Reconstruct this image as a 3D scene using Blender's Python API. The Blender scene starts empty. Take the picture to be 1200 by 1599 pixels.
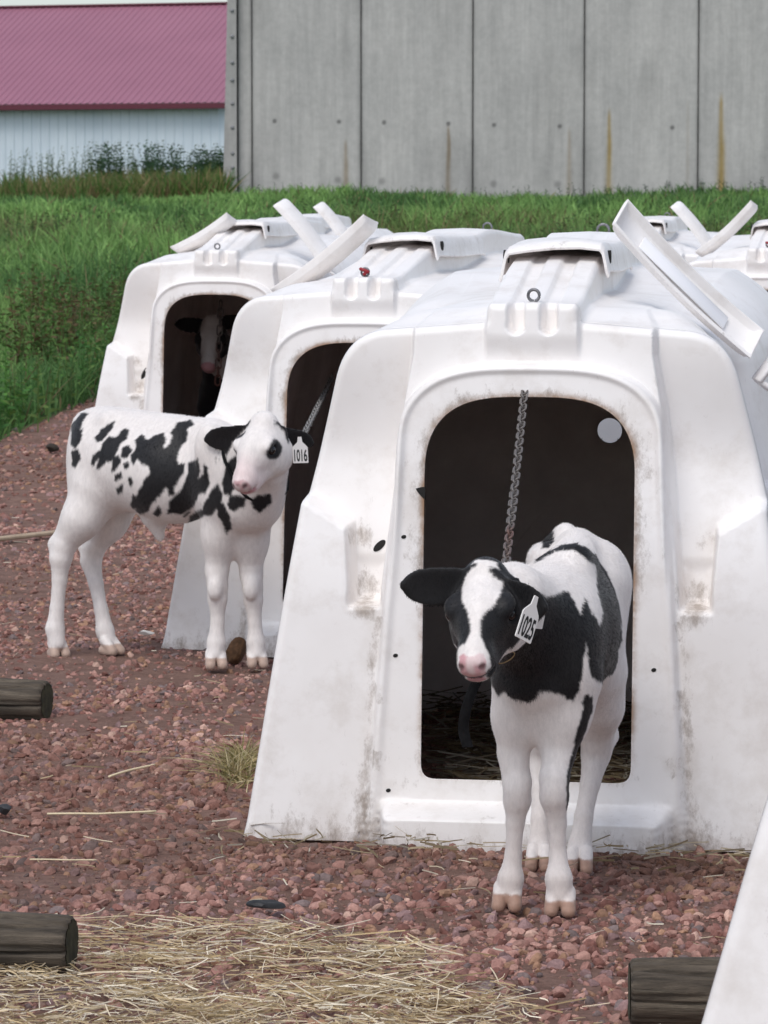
import bpy, math, random
import numpy as np
from mathutils import Vector, Matrix

C = bpy.context.scene.collection
RNG = np.random.default_rng(7)

# ------------------------------------------------------------------ camera
F_PX, CAM_H, HORIZON = 5600.0, 1.37, 325.0          # focal length and horizon in photo pixels (1200 x 1599)
PITCH = math.atan((799.5 - HORIZON) / F_PX)
cam_d = bpy.data.cameras.new('camera'); cam = bpy.data.objects.new('camera', cam_d); C.objects.link(cam)
cam.location = (0, 0, CAM_H); cam.rotation_euler = (math.pi/2 - PITCH, 0, 0)
cam_d.sensor_fit = 'HORIZONTAL'; cam_d.sensor_width = 36; cam_d.lens = 36 * F_PX / 1200
cam_d.clip_start = 0.1; cam_d.clip_end = 2000
cam_d.dof.use_dof = True; cam_d.dof.focus_distance = 7.2; cam_d.dof.aperture_fstop = 34
bpy.context.scene.camera = cam

def P(px, py, Y):
    """World point at distance Y (along the ground) seen at photo pixel px, py."""
    dx, du = (px - 600) / F_PX, -(py - 799.5) / F_PX
    c, s = math.cos(PITCH), math.sin(PITCH)
    y, z = c + du * s, -s + du * c
    return np.array([dx / y * Y, Y, CAM_H + z / y * Y])

# ------------------------------------------------------------------ sky and sun (bright overcast day)
SUN_EL, SUN_AZ = math.radians(57), math.radians(207)   # azimuth measured clockwise from +Y
w = bpy.data.worlds.new('World'); bpy.context.scene.world = w; w.use_nodes = True
nt = w.node_tree; bg = nt.nodes['Background']
sky = nt.nodes.new('ShaderNodeTexSky'); sky.sky_type = 'NISHITA'; sky.sun_disc = False
sky.sun_elevation = SUN_EL; sky.sun_rotation = SUN_AZ
sky.air_density = 1.0; sky.dust_density = 1.8; sky.ozone_density = 1.0
hs = nt.nodes.new('ShaderNodeHueSaturation'); hs.inputs['Saturation'].default_value = 0.6
nt.links.new(sky.outputs[0], hs.inputs['Color']); nt.links.new(hs.outputs[0], bg.inputs[0])
bg.inputs[1].default_value = 0.15
sun_d = bpy.data.lights.new('sun', 'SUN'); sun = bpy.data.objects.new('sun', sun_d); C.objects.link(sun)
sun_d.energy = 1.1; sun_d.angle = math.radians(28); sun_d.color = (1.0, 0.975, 0.94)
sdir = Vector((math.sin(SUN_AZ)*math.cos(SUN_EL), math.cos(SUN_AZ)*math.cos(SUN_EL), math.sin(SUN_EL)))
sun.rotation_euler = sdir.to_track_quat('Z', 'Y').to_euler(); sun.location = (0, 0, 30)
vs = bpy.context.scene.view_settings
vs.view_transform = 'Standard'; vs.look = 'None'; vs.gamma = 1; vs.use_curve_mapping = False
vs.exposure = 0.24
bpy.context.scene.cycles.max_bounces = 8
bpy.context.scene.cycles.diffuse_bounces = 6

# ------------------------------------------------------------------ helpers
def srgb(r, g, b):
    f = lambda c: c/12.92 if c <= .04045 else ((c+.055)/1.055)**2.4
    return (f(r/255), f(g/255), f(b/255))

def smooth(e0, e1, x):
    t = np.clip((x - e0) / (e1 - e0), 0, 1); return t*t*(3-2*t)

_h = lambda n: (np.sin(n) * 43758.5453) % 1.0
def vnoise(p, scale=1.0):
    """Cheap value noise for numpy point arrays of shape (n, 3), result 0..1."""
    q = np.asarray(p, float) * scale
    i = np.floor(q); f = q - i; f = f*f*(3-2*f); r = 0
    for dx in (0, 1):
        for dy in (0, 1):
            for dz in (0, 1):
                k = _h((i[:, 0]+dx)*12.9898 + (i[:, 1]+dy)*78.233 + (i[:, 2]+dz)*37.719)
                r = r + k * (f[:, 0] if dx else 1-f[:, 0]) * (f[:, 1] if dy else 1-f[:, 1]) * (f[:, 2] if dz else 1-f[:, 2])
    return r
def fbm(p, scale, octs=3):
    r = 0; a = .5; t = 0
    for o in range(octs):
        r = r + a * vnoise(np.asarray(p) + 17.3*o, scale * 2**o); t += a; a *= .5
    return r / t

def mesh_np(name, V, F, mats=(), attrs=None, parent=None, shade=True, matidx=None, link=True):
    """One mesh object from numpy arrays; F is a list of (n,3)/(n,4) index arrays."""
    if not isinstance(F, (list, tuple)): F = [F]
    F = [np.asarray(f, np.int32) for f in F if len(f)]
    me = bpy.data.meshes.new(name)
    V = np.asarray(V, np.float32)
    me.vertices.add(len(V)); me.vertices.foreach_set('co', V.ravel())
    tot = np.concatenate([np.full(len(f), f.shape[1], np.int32) for f in F])
    idx = np.concatenate([f.ravel() for f in F])
    me.loops.add(len(idx)); me.loops.foreach_set('vertex_index', idx)
    me.polygons.add(len(tot))
    st = np.zeros(len(tot), np.int32); st[1:] = np.cumsum(tot)[:-1]
    me.polygons.foreach_set('loop_start', st); me.polygons.foreach_set('loop_total', tot)
    if matidx is not None: me.polygons.foreach_set('material_index', np.asarray(matidx, np.int32))
    me.update(calc_edges=True); me.validate()
    me.polygons.foreach_set('use_smooth', np.full(len(me.polygons), bool(shade)))
    for k, a in (attrs or {}).items():
        a = np.asarray(a, np.float32)
        if a.ndim == 1:
            at = me.attributes.new(k, 'FLOAT', 'POINT'); at.data.foreach_set('value', a)
        else:
            at = me.attributes.new(k, 'FLOAT_COLOR', 'POINT')
            c4 = np.ones((len(a), 4), np.float32); c4[:, :3] = a; at.data.foreach_set('color', c4.ravel())
    for m in (mats if isinstance(mats, (list, tuple)) else [mats]): me.materials.append(m)
    o = bpy.data.objects.new(name, me)
    if link: C.objects.link(o)
    if parent is not None: o.parent = parent
    return o

def grid_faces(nu, nv, close_u=False, flip=False):
    u = np.arange(nu if close_u else nu-1); v = np.arange(nv-1)
    a, b = np.meshgrid(u, v, indexing='ij'); a = a.ravel(); b = b.ravel(); a2 = (a+1) % nu
    f = np.stack([a*nv+b, a2*nv+b, a2*nv+b+1, a*nv+b+1], 1)
    return f[:, ::-1] if flip else f

class MB:
    """Collects shapes for one mesh."""
    def __init__(s): s.V = []; s.T = []; s.Q = []; s.n = 0
    def add(s, V, Q=None, T=None):
        V = np.asarray(V, float); s.V.append(V)
        if Q is not None and len(Q): s.Q.append(np.asarray(Q) + s.n)
        if T is not None and len(T): s.T.append(np.asarray(T) + s.n)
        s.n += len(V); return s
    def box(s, c, size, R=None, bev=0.0):
        hx, hy, hz = np.array(size)/2; b = min(bev, hx*.9, hy*.9, hz*.9)
        if b <= 0:
            v = np.array([[x, y, z] for x in (-hx, hx) for y in (-hy, hy) for z in (-hz, hz)])
            q = [[0,1,3,2],[4,6,7,5],[0,4,5,1],[2,3,7,6],[0,2,6,4],[1,5,7,3]]
            if R is not None: v = v @ np.asarray(R).T
            return s.add(v + np.array(c), q)
        # bevelled box: 24 vertices
        v = []; 
        for sx in (-1, 1):
            for sy in (-1, 1):
                for sz in (-1, 1):
                    v += [[sx*hx, sy*(hy-b), sz*(hz-b)], [sx*(hx-b), sy*hy, sz*(hz-b)], [sx*(hx-b), sy*(hy-b), sz*hz]]
        v = np.array(v); ix = lambda sx, sy, sz, k: ((sx > 0)*4 + (sy > 0)*2 + (sz > 0))*3 + k
        q = []; t = []
        for a in (-1, 1):
            q.append([ix(a,-1,-1,0), ix(a,1,-1,0), ix(a,1,1,0), ix(a,-1,1,0)][::a])
            q.append([ix(-1,a,-1,1), ix(1,a,-1,1), ix(1,a,1,1), ix(-1,a,1,1)][::-a])
            q.append([ix(-1,-1,a,2), ix(1,-1,a,2), ix(1,1,a,2), ix(-1,1,a,2)][::a])
        for a in (-1, 1):
            for e in (-1, 1):
                q.append([ix(a,e,-1,0), ix(a,e,1,0), ix(a,e,1,1), ix(a,e,-1,1)][::-a*e])
                q.append([ix(a,-1,e,0), ix(a,1,e,0), ix(a,1,e,2), ix(a,-1,e,2)][::a*e])
                q.append([ix(-1,a,e,1), ix(1,a,e,1), ix(1,a,e,2), ix(-1,a,e,2)][::-a*e])
                for g in (-1, 1): t.append([ix(a,e,g,0), ix(a,e,g,1), ix(a,e,g,2)][::a*e*g])
        if R is not None: v = v @ np.asarray(R).T
        return s.add(v + np.array(c), q, t)
    def tube(s, pts, r, n=10, closed=False, cap=True, up=(0.13, 0.21, 0.97)):
        pts = np.asarray(pts, float); m = len(pts); r = np.broadcast_to(np.asarray(r, float), (m,))
        if closed: t = np.roll(pts, -1, 0) - np.roll(pts, 1, 0)
        else: t = np.gradient(pts, axis=0)
        t /= np.linalg.norm(t, axis=1, keepdims=True) + 1e-12
        a = np.cross(t, np.broadcast_to(np.array(up), t.shape)); a /= np.linalg.norm(a, axis=1, keepdims=True) + 1e-12
        b = np.cross(t, a); th = np.linspace(0, 2*np.pi, n, endpoint=False)
        v = pts[:, None] + r[:, None, None]*(np.cos(th)[None, :, None]*a[:, None] + np.sin(th)[None, :, None]*b[:, None])
        i = np.arange(m if closed else m-1); j = np.arange(n); I, J = np.meshgrid(i, j, indexing='ij'); I = I.ravel(); J = J.ravel()
        I2 = (I+1) % m; J2 = (J+1) % n
        q = np.stack([I*n+J, I2*n+J, I2*n+J2, I*n+J2], 1)
        v = v.reshape(-1, 3); tt = []
        if cap and not closed:
            v = np.vstack([v, pts[0], pts[-1]]); c0, c1 = m*n, m*n+1
            tt = [[c0, j, (j+1) % n] for j in range(n)] + [[c1, (m-1)*n+(j+1) % n, (m-1)*n+j] for j in range(n)]
        return s.add(v, q, tt)
    def obj(s, name, mat, parent=None, shade=True, attrs=None):
        return mesh_np(name, np.vstack(s.V), ([np.vstack(s.T)] if s.T else []) + ([np.vstack(s.Q)] if s.Q else []), mat, attrs, parent, shade)

def tag(o, label=None, cat=None, group=None, kind=None):
    if label: o['label'] = label
    if cat: o['category'] = cat
    if group: o['group'] = group
    if kind: o['kind'] = kind
    return o
def empty(name, loc, rz=0):
    o = bpy.data.objects.new(name, None); o.empty_display_size = .1; C.objects.link(o)
    o.location = [float(v) for v in loc]; o.rotation_euler = (0, 0, rz); return o
def copy_tree(o, parent=None):
    c = o.copy(); C.objects.link(c); c.parent = parent
    for ch in list(o.children): copy_tree(ch, c)
    return c

# ------------------------------------------------------------------ material helpers
def new_mat(name):
    m = bpy.data.materials.new(name); m.use_nodes = True
    return m, m.node_tree, m.node_tree.nodes['Principled BSDF']
def N(t, typ, **kw):
    n = t.nodes.new(typ)
    for k, v in kw.items():
        if k in n.inputs.keys(): n.inputs[k].default_value = v
        else: setattr(n, k, v)
    return n
def noise(t, scale, detail=4, rough=.6, coord='Object', stretch=None):
    tc = t.nodes.new('ShaderNodeTexCoord'); n = t.nodes.new('ShaderNodeTexNoise')
    n.inputs['Scale'].default_value = scale; n.inputs['Detail'].default_value = detail; n.inputs['Roughness'].default_value = rough
    if stretch:
        mp = t.nodes.new('ShaderNodeMapping'); mp.inputs['Scale'].default_value = stretch
        t.links.new(tc.outputs[coord], mp.inputs['Vector']); t.links.new(mp.outputs[0], n.inputs['Vector'])
    else: t.links.new(tc.outputs[coord], n.inputs['Vector'])
    return n
def ramp(t, src, stops):
    r = t.nodes.new('ShaderNodeValToRGB'); e = r.color_ramp.elements
    while len(e) < len(stops): e.new(.5)
    for k, (p, c) in enumerate(stops):
        e[k].position = p; e[k].color = (*(c if isinstance(c, (tuple, list)) else (c, c, c)), 1)
    t.links.new(src, r.inputs['Fac']); return r
def mixc(t, fac, a, b, mode='MIX'):
    m = t.nodes.new('ShaderNodeMix'); m.data_type = 'RGBA'; m.blend_type = mode
    for s, v in ((0, fac), (6, a), (7, b)):
        if hasattr(v, 'is_linked') or hasattr(v, 'links'): t.links.new(v, m.inputs[s])
        elif isinstance(v, (tuple, list)): m.inputs[s].default_value = (*v[:3], 1)
        else: m.inputs[s].default_value = v
    return m.outputs[2]
def math_n(t, op, a, b=None, clamp=False):
    m = t.nodes.new('ShaderNodeMath'); m.operation = op; m.use_clamp = clamp
    for s, v in ((0, a), (1, b)):
        if v is None: continue
        if hasattr(v, 'links'): t.links.new(v, m.inputs[s])
        else: m.inputs[s].default_value = v
    return m.outputs[0]
def bump(t, bsdf, src, strength=.3, dist=.01):
    b = t.nodes.new('ShaderNodeBump'); b.inputs['Strength'].default_value = strength; b.inputs['Distance'].default_value = dist
    t.links.new(src, b.inputs['Height']); t.links.new(b.outputs[0], bsdf.inputs['Normal']); return b
def attr(t, name):
    a = t.nodes.new('ShaderNodeAttribute'); a.attribute_name = name; return a
def flat_mat(name, col, rough=.6, metal=0, spec=.5, nscale=None, var=.15):
    m, t, b = new_mat(name); b.inputs['Roughness'].default_value = rough; b.inputs['Metallic'].default_value = metal
    b.inputs['Specular IOR Level'].default_value = spec
    if nscale:
        n = noise(t, nscale); r = ramp(t, n.outputs[0], [(.3, tuple(c*(1-var) for c in col)), (.7, tuple(min(1, c*(1+var)) for c in col))])
        t.links.new(r.outputs[0], b.inputs['Base Color'])
    else: b.inputs['Base Color'].default_value = (*col, 1)
    return m
# ------------------------------------------------------------------ ground, grass bank
def border(x):          # where gravel ends and grass begins
    return np.where(x < -1.9, 24 + 9*(x+1.9), 24 + .9*(x+1.9)).clip(19.5, 34) + .5*np.sin(x*2.3) + .25*np.sin(x*7.1)
def ground_z(x, y):
    x = np.asarray(x, float); y = np.asarray(y, float)
    z = .006*np.sin(x*3.1+y*1.7) + .005*np.sin(x*5.3-y*4.1+1) + .004*np.sin(x*11-y*8)
    z = z - .030*np.exp(-((y-(7.70-.16*(x-.318)))/.15)**2) * smooth(-.5, -.1, x)*(1-smooth(1.2, 1.6, x))   # slight dip trodden along the first hutch
    t = np.clip((y-21)/57, 0, None)
    bank = 1.54*np.where(t < 1, t**.9, 1)
    return z*(1-smooth(18, 24, y)) + bank + smooth(24, 34, y)*.09*(np.sin(x*.5+y*.37)+np.sin(y*.61-x*.23))

ys = np.concatenate([np.linspace(1.5, 12, 180), np.linspace(12.1, 30, 150), np.linspace(30.5, 90, 160), np.linspace(95, 420, 40), [700, 1200]])
xs = np.concatenate([[-700, -300, -120, -60], np.linspace(-30, -3.2, 50), np.linspace(-3, 3.5, 110), np.linspace(3.8, 30, 50), [60, 120, 300, 700]])
X, Y = np.meshgrid(xs, ys, indexing='ij')
Z = ground_z(X, Y); V = np.stack([X.ravel(), Y.ravel(), Z.ravel()], 1)
gm, t, b = new_mat('ground_soil')
green = smooth(-.3, .4, (V[:, 1] - border(V[:, 0])))
n1 = noise(t, 9, 8, .7); n2 = noise(t, 70, 6, .75); n3 = noise(t, .8, 5, .6)
red = ramp(t, n1.outputs[0], [(.25, srgb(118, 91, 80)), (.5, srgb(150, 119, 107)), (.75, srgb(172, 141, 128))])
fine = ramp(t, n2.outputs[0], [(.3, .6), (.7, 1.0)])
redf = mixc(t, 1.0, red.outputs[0], fine.outputs[0], 'MULTIPLY')
grn = ramp(t, n3.outputs[0], [(.3, (.02, .05, .012)), (.7, (.045, .1, .022))])
t.links.new(mixc(t, attr(t, 'green').outputs['Fac'], redf, grn.outputs[0]), b.inputs['Base Color'])
b.inputs['Roughness'].default_value = .95; b.inputs['Specular IOR Level'].default_value = .15
bump(t, b, n2.outputs[0], .8, .02)
ground = mesh_np('ground', V, grid_faces(len(xs), len(ys)), gm, {'green': green})
tag(ground, kind='structure')

# crushed red stone: every stone a little lump of its own, one mass
def ico(sub):
    p = (1+5**.5)/2
    v = [(-1,p,0),(1,p,0),(-1,-p,0),(1,-p,0),(0,-1,p),(0,1,p),(0,-1,-p),(0,1,-p),(p,0,-1),(p,0,1),(-p,0,-1),(-p,0,1)]
    f = [(0,11,5),(0,5,1),(0,1,7),(0,7,10),(0,10,11),(1,5,9),(5,11,4),(11,10,2),(10,7,6),(7,1,8),(3,9,4),(3,4,2),(3,2,6),(3,6,8),(3,8,9),(4,9,5),(2,4,11),(6,2,10),(8,6,7),(9,8,1)]
    v = [np.array(a)/np.linalg.norm(a) for a in v]
    for _ in range(sub):
        cache = {}; nf = []
        def mid(a, c):
            k = (min(a, c), max(a, c))
            if k not in cache:
                m = v[a]+v[c]; v.append(m/np.linalg.norm(m)); cache[k] = len(v)-1
            return cache[k]
        for a, c, d in f:
            ab, bc, ca = mid(a, c), mid(c, d), mid(d, a); nf += [(a, ab, ca), (c, bc, ab), (d, ca, bc), (ab, bc, ca)]
        f = nf
    return np.array(v), np.array(f)
def rand_rot(n, flat=.5):
    q = RNG.normal(size=(n, 4)); q[:, 1:3] *= flat; q /= np.linalg.norm(q, axis=1, keepdims=True)
    a, x, y, z = q.T
    return np.stack([np.stack([1-2*(y*y+z*z), 2*(x*y-z*a), 2*(x*z+y*a)], 1), np.stack([2*(x*y+z*a), 1-2*(x*x+z*z), 2*(y*z-x*a)], 1),
                     np.stack([2*(x*z-y*a), 2*(y*z+x*a), 1-2*(x*x+y*y)], 1)], 1)
def stone_variants(sub, k=14):
    v, f = ico(sub); out = []
    for i in range(k):
        s = v.copy()
        for _ in range(7):           # chop random facets: crushed, angular stone
            n = RNG.normal(size=3); n /= np.linalg.norm(n); d = .62 + .25*RNG.random()
            h = s @ n; s = s - np.clip(h - d, 0, None)[:, None]*n
        out.append(s*(1+.06*RNG.normal(size=(len(s), 1))))
    return np.array(out), f
def scatter_stones(pts, size, sub, cols):
    var, f = stone_variants(sub); n = len(pts); k = RNG.integers(0, len(var), n)
    sc = size[:, None]*np.stack([1+.35*RNG.random(n), .75+.35*RNG.random(n), .5+.25*RNG.random(n)], 1)
    v = var[k]*sc[:, None, :]; v = np.einsum('nij,nkj->nki', rand_rot(n), v) + pts[:, None, :]
    m = var.shape[1]; F = (f[None] + (np.arange(n)*m)[:, None, None]).reshape(-1, 3)
    return v.reshape(-1, 3), F, np.repeat(cols, m, 0)
def stone_cols(pts):
    n = len(pts); t_ = RNG.random(n)[:, None]
    base = np.array([srgb(146, 109, 100), srgb(164, 127, 116), srgb(120, 84, 76), srgb(136, 110, 108), srgb(150, 117, 96), srgb(114, 100, 98), srgb(182, 150, 136)])
    c = base[RNG.choice(7, n, p=[.28, .2, .2, .12, .1, .06, .04])]*(.90+.60*t_)
    damp = .45*np.exp(-((pts[:, 1]-(7.5-.16*(pts[:, 0]-.318)))/.3)**2)*smooth(-.6, -.1, pts[:, 0]) + .35*smooth(.5, .7, fbm(pts, 1.1, 2))
    brown = np.array(srgb(100, 74, 58))
    return c*(1-damp[:, None]) + brown*(.6+.5*t_)*damp[:, None]
def stone_field(n, y0, y1, margin, r0, r1):
    y = y0 + (y1-y0)*RNG.random(int(n*1.6))**1.25; hw = y*600/F_PX + margin
    x = (RNG.random(len(y))*2-1)*hw
    keep = RNG.random(len(y)) < hw/hw.max()
    x, y = x[keep][:n], y[keep][:n]
    ok = y < border(x) + .3*RNG.normal(size=len(x)); ok &= RNG.random(len(x)) < .35+.9*smooth(.35, .62, fbm(np.stack([x, y, 0*x], 1)+41, 1.6, 3)) + 1.2*np.exp(-((y-7.1)/.55)**2)*smooth(-.8, -.2, x); x, y = x[ok], y[ok]
    r = (r0 + (r1-r0)*RNG.random(len(x))**2.2)
    return np.stack([x, y, ground_z(x, y) + r*.02], 1), r
SV, SF, SC = [], [], []; off = 0
for n, y0, y1, mg, r0, r1, sub in ((16000, 5.2, 9.2, .55, .007, .019, 1), (26000, 5.2, 9.2, .55, .003, .008, 0), (30000, 9.0, 15.5, .6, .006, .017, 0), (20000, 15, 25, .7, .010, .024, 0)):
    p, r = stone_field(n, y0, y1, mg, r0, r1)
    v, f, c = scatter_stones(p, r, sub, stone_cols(p)); SV.append(v); SF.append(f+off); SC.append(c); off += len(v)
stm, t, b = new_mat('crushed_stone')
n = noise(t, 160, 3); r = ramp(t, n.outputs[0], [(.3, .7), (.7, 1.1)])
t.links.new(mixc(t, 1.0, attr(t, 'col').outputs['Color'], r.outputs[0], 'MULTIPLY'), b.inputs['Base Color'])
b.inputs['Roughness'].default_value = .9; b.inputs['Specular IOR Level'].default_value = .25
gravel = mesh_np('gravel', np.vstack(SV), np.vstack(SF), stm, {'col': np.vstack(SC)}, shade=False)
tag(gravel, 'crushed reddish stone spread over the calf yard', 'gravel', kind='stuff')

# ------------------------------------------------------------------ thin blades: straw, grass
def ribbons(root, dirn, length, width, bend, seg=3, flat=None, taper=True):
    """Curved strips. root (n,3), dirn (n,3) unit, bend (n,3) added quadratically, returns V, quads."""
    n = len(root); k = np.linspace(0, 1, seg+1)
    c = root[:, None] + dirn[:, None]*(length[:, None]*k)[:, :, None] + bend[:, None]*(k**2)[None, :, None]*length[:, None, None]
    if flat is None: flat = RNG.normal(size=(n, 3))
    sd = np.cross(dirn, flat); sd /= np.linalg.norm(sd, axis=1, keepdims=True)+1e-9
    wk = (1-k**2*.92) if taper else np.ones(seg+1)
    o = sd[:, None]*(width[:, None]*wk)[:, :, None]*.5
    V = np.stack([c-o, c+o], 2).reshape(n, -1, 3)
    m = 2*(seg+1); q = np.array([[2*i, 2*i+1, 2*i+3, 2*i+2] for i in range(seg)])
    F = (q[None] + (np.arange(n)*m)[:, None, None]).reshape(-1, 4)
    return V.reshape(-1, 3), F, m
def leaf_mat(name, rough=.6, trans=.25):
    m, t, b = new_mat(name); a = attr(t, 'col'); b.inputs['Roughness'].default_value = rough
    b.inputs['Specular IOR Level'].default_value = .25
    t.links.new(a.outputs['Color'], b.inputs['Base Color'])
    if trans:
        tr = t.nodes.new('ShaderNodeBsdfTranslucent'); t.links.new(a.outputs['Color'], tr.inputs['Color'])
        mx = t.nodes.new('ShaderNodeMixShader'); mx.inputs[0].default_value = trans
        t.links.new(b.outputs[0], mx.inputs[1]); t.links.new(tr.outputs[0], mx.inputs[2])
        t.links.new(mx.outputs[0], t.nodes['Material Output'].inputs['Surface'])
    return m
straw_m = leaf_mat('straw', .55, .15); grass_m = leaf_mat('grass', .6, .3)
def ang_dir(n, tilt):
    a = RNG.random(n)*2*np.pi; return np.stack([np.cos(a)*np.cos(tilt), np.sin(a)*np.cos(tilt), np.sin(tilt)], 1)
straw_base = np.array([srgb(222, 206, 178), srgb(206, 186, 150), srgb(236, 226, 204), srgb(190, 168, 128), srgb(170, 150, 116)])
def straw(pts, lmin, lmax, wd, lift, name, label, dark=1.0):
    n = len(pts); tilt = RNG.normal(size=n)*.09 + .04
    d = ang_dir(n, tilt); L = lmin + (lmax-lmin)*RNG.random(n)**1.6
    p = pts.copy(); p[:, 2] += lift*RNG.random(n) + np.abs(np.sin(tilt))*L*.5
    p = p - d*(L*.5)[:, None]
    V, F, m = ribbons(p, d, L, wd*(.6+.8*RNG.random(n)), RNG.normal(size=(n, 3))*[.30, .30, .05], 3, taper=False)
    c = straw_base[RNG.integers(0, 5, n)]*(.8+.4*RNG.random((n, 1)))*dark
    o = mesh_np(name, V, F, straw_m, {'col': np.repeat(c, m, 0)}, shade=False)
    return tag(o, label, 'straw', kind='stuff')
def straw_density(x, y):
    p = np.stack([x, y, 0*x], 1); edge = 6.62 - .30*smooth(-.1, .45, x) - .05*x
    d = smooth(.16, -.14, y - edge + .3*(fbm(p, 4, 3)-.5)) * smooth(.24, -.06, x + .5*(fbm(p+5, 3, 2)-.5) - .05*(y < 6.4))
    return d*(.35+.9*smooth(.35, .6, fbm(p+9, 7, 3)))
n = 46000; y = 5.3+1.6*RNG.random(n); x = -1.5+2.6*RNG.random(n)
k = RNG.random(n) < straw_density(x, y)*.68; x, y = x[k], y[k]
straw(np.stack([x, y, ground_z(x, y)+.012], 1), .02, .10, .0020, .014, 'straw', 'loose pale straw strewn over the stones in front')
n = 800; y = 5.5+15*RNG.random(n)**1.5; x = (RNG.random(n)*2-1)*(y*.11+.4)
straw(np.stack([x, y, ground_z(x, y)+.016], 1), .015, .075, .0024, .008, 'straw_scatter', 'single dull straw stalks scattered thinly over the yard', .8)
n = 220; x = .35+(RNG.random(n)*2-1)*.75; y = 7.55-.16*(x-.318)+RNG.normal(size=n)*.13
straw(np.stack([x, y, ground_z(x, y)+.018], 1), .03, .1, .0035, .012, 'straw_litter', 'damp brown straw litter along the foot of the nearest whole hutch', .55)

# grass: blades on the bank
def grass_col(pts, n):
    f = fbm(pts*[1, .35, 1], .55, 3); g = fbm(pts*[1, .5, 1]+31, 1.7, 2)
    yy = pts[:, 1]
    a, bq = np.array([.085, .180, .056]), np.array([.260, .440, .130]); brown, olive = np.array([.22, .18, .09]), np.array([.16, .20, .065])
    k = np.clip(smooth(.35, .65, f) + .25*RNG.normal(size=n), 0, 1)[:, None]
    c = a*(1-k)+bq*k
    weedy = (np.exp(-((yy-49)/4.5)**2) + .75*np.exp(-((yy-29)/2.6)**2)*smooth(-1.2, -2.6, pts[:, 0]))*smooth(.3, .6, g)
    c = c*(1-.75*weedy[:, None]) + olive*.75*weedy[:, None]
    br = (RNG.random(n) < .05 + .3*weedy)[:, None]; c = np.where(br, brown*(.5+.8*RNG.random((n, 1))), c)
    return c*(.75+.5*RNG.random((n, 1)))
def grass_patch(n, y0, y1, hw, l0, l1, wd, name, label, seg=3, pw=1.0, x0=None, x1=None):
    y = y0+(y1-y0)*RNG.random(n)**pw
    x = (x0+(x1-x0)*RNG.random(n)) if x0 is not None else (RNG.random(n)*2-1)*(y*.108+hw)
    k = y > border(x) + .3*RNG.normal(size=n); x, y = x[k], y[k]; n = len(x)
    p = np.stack([x, y, ground_z(x, y)-.01], 1)
    tilt = np.clip(1.25+.22*RNG.normal(size=n), .5, 1.5); d = ang_dir(n, tilt)
    cl = smooth(.4, .65, fbm(p*[1, .6, 1]+77, 1.1, 2))
    L = (l0+(l1-l0)*RNG.random(n))*(.6+.8*cl); bend = d*[.7, .7, 0]*(.5+.8*RNG.random((n, 1))); bend[:, 2] = -.25*RNG.random(n)
    V, F, m = ribbons(p, d, L, wd*(.6+.8*RNG.random(n)), bend, seg)
    o = mesh_np(name, V, F, grass_m, {'col': np.repeat(grass_col(p, n), m, 0)}, shade=False)
    return tag(o, label, 'grass', kind='stuff')
grass_patch(52000, 19.5, 34, 1.2, .10, .34, .012, 'grass', 'long green grass growing along the edge of the yard', x0=-5.5, x1=.5)
grass_patch(16000, 23, 34, 1.2, .10, .3, .014, 'yard_edge_grass', 'green grass growing behind the hutches', x0=.5, x1=5.5)
grass_patch(50000, 34, 54, 1.6, .16, .42, .022, 'bank_grass', 'rough olive and green grass on the slope of the bank')
grass_patch(60000, 53, 78.3, 2.2, .10, .26, .030, 'far_grass', 'bright green grass on top of the bank below the wall')

# broad-leaved weeds among the grass
def weeds(spots, hmin, hmax, name, label, cols, leaf=.07, stems=5):
    R_, D_, L_, W_, B_, Cc = [], [], [], [], [], []
    for (x, y) in spots:
        z = float(ground_z(x, y)); ns = RNG.integers(2, stems+1)
        for s in range(ns):
            bx, by = x+RNG.normal()*.08, y+RNG.normal()*.08; h = hmin+(hmax-hmin)*RNG.random(); lean = RNG.normal(size=2)*.12
            dv = np.array([lean[0], lean[1], 1.0]); dv /= np.linalg.norm(dv); col = cols[RNG.integers(0, len(cols))]
            R_.append([bx, by, z]); D_.append(dv); L_.append(h); W_.append(.008+leaf*.06); B_.append([0, 0, 0]); Cc.append(np.array(col)*.8)
            for q in range(int(h/leaf*2.2)):
                f = .12+.88*q/(h/leaf*2.2); a = q*2.4+RNG.random(); tl = .35+.5*RNG.random()
                R_.append(np.array([bx, by, z])+dv*h*f); D_.append([math.cos(a)*math.cos(tl), math.sin(a)*math.cos(tl), math.sin(tl)])
                L_.append(leaf*(1.25-.75*f)*(.7+.6*RNG.random())); W_.append(leaf*.36*(1.2-.7*f)); B_.append([0, 0, -.35]); Cc.append(np.array(col)*(.6+.7*RNG.random()))
    V, F, m = ribbons(np.array(R_, float), np.array(D_, float), np.array(L_), np.array(W_), np.array(B_, float), 3)
    k = np.array([.55, 1, .95, .1]); Vr = V.reshape(-1, 4, 2, 3); c = Vr.mean(2, keepdims=True); V = (c + (Vr-c)*k[None, :, None, None]).reshape(-1, 3)
    o = mesh_np(name, V, F, grass_m, {'col': np.repeat(np.array(Cc), m, 0)}, shade=False)
    return tag(o, label, 'weeds', kind='stuff')
gw = [(.07, .19, .045), (.10, .24, .05), (.13, .21, .055)]
sp = [(x, float(border(np.array(x)))+.3+abs(RNG.normal())*1.2) for x in np.linspace(-3.6, -1.5, 80)]
weeds(sp, .22, .52, 'edge_weeds', 'leafy green weeds at the edge of the gravel', gw, .07)
sp = [(-7+15*RNG.random(), 45.5+8*RNG.random()) for _ in range(220)]
weeds(sp, .25, .55, 'bank_weeds', 'darker bushy weeds in a band across the grass bank', [(.09, .14, .05), (.12, .16, .055), (.15, .14, .06), (.08, .16, .055)], .10, 5)
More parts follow.
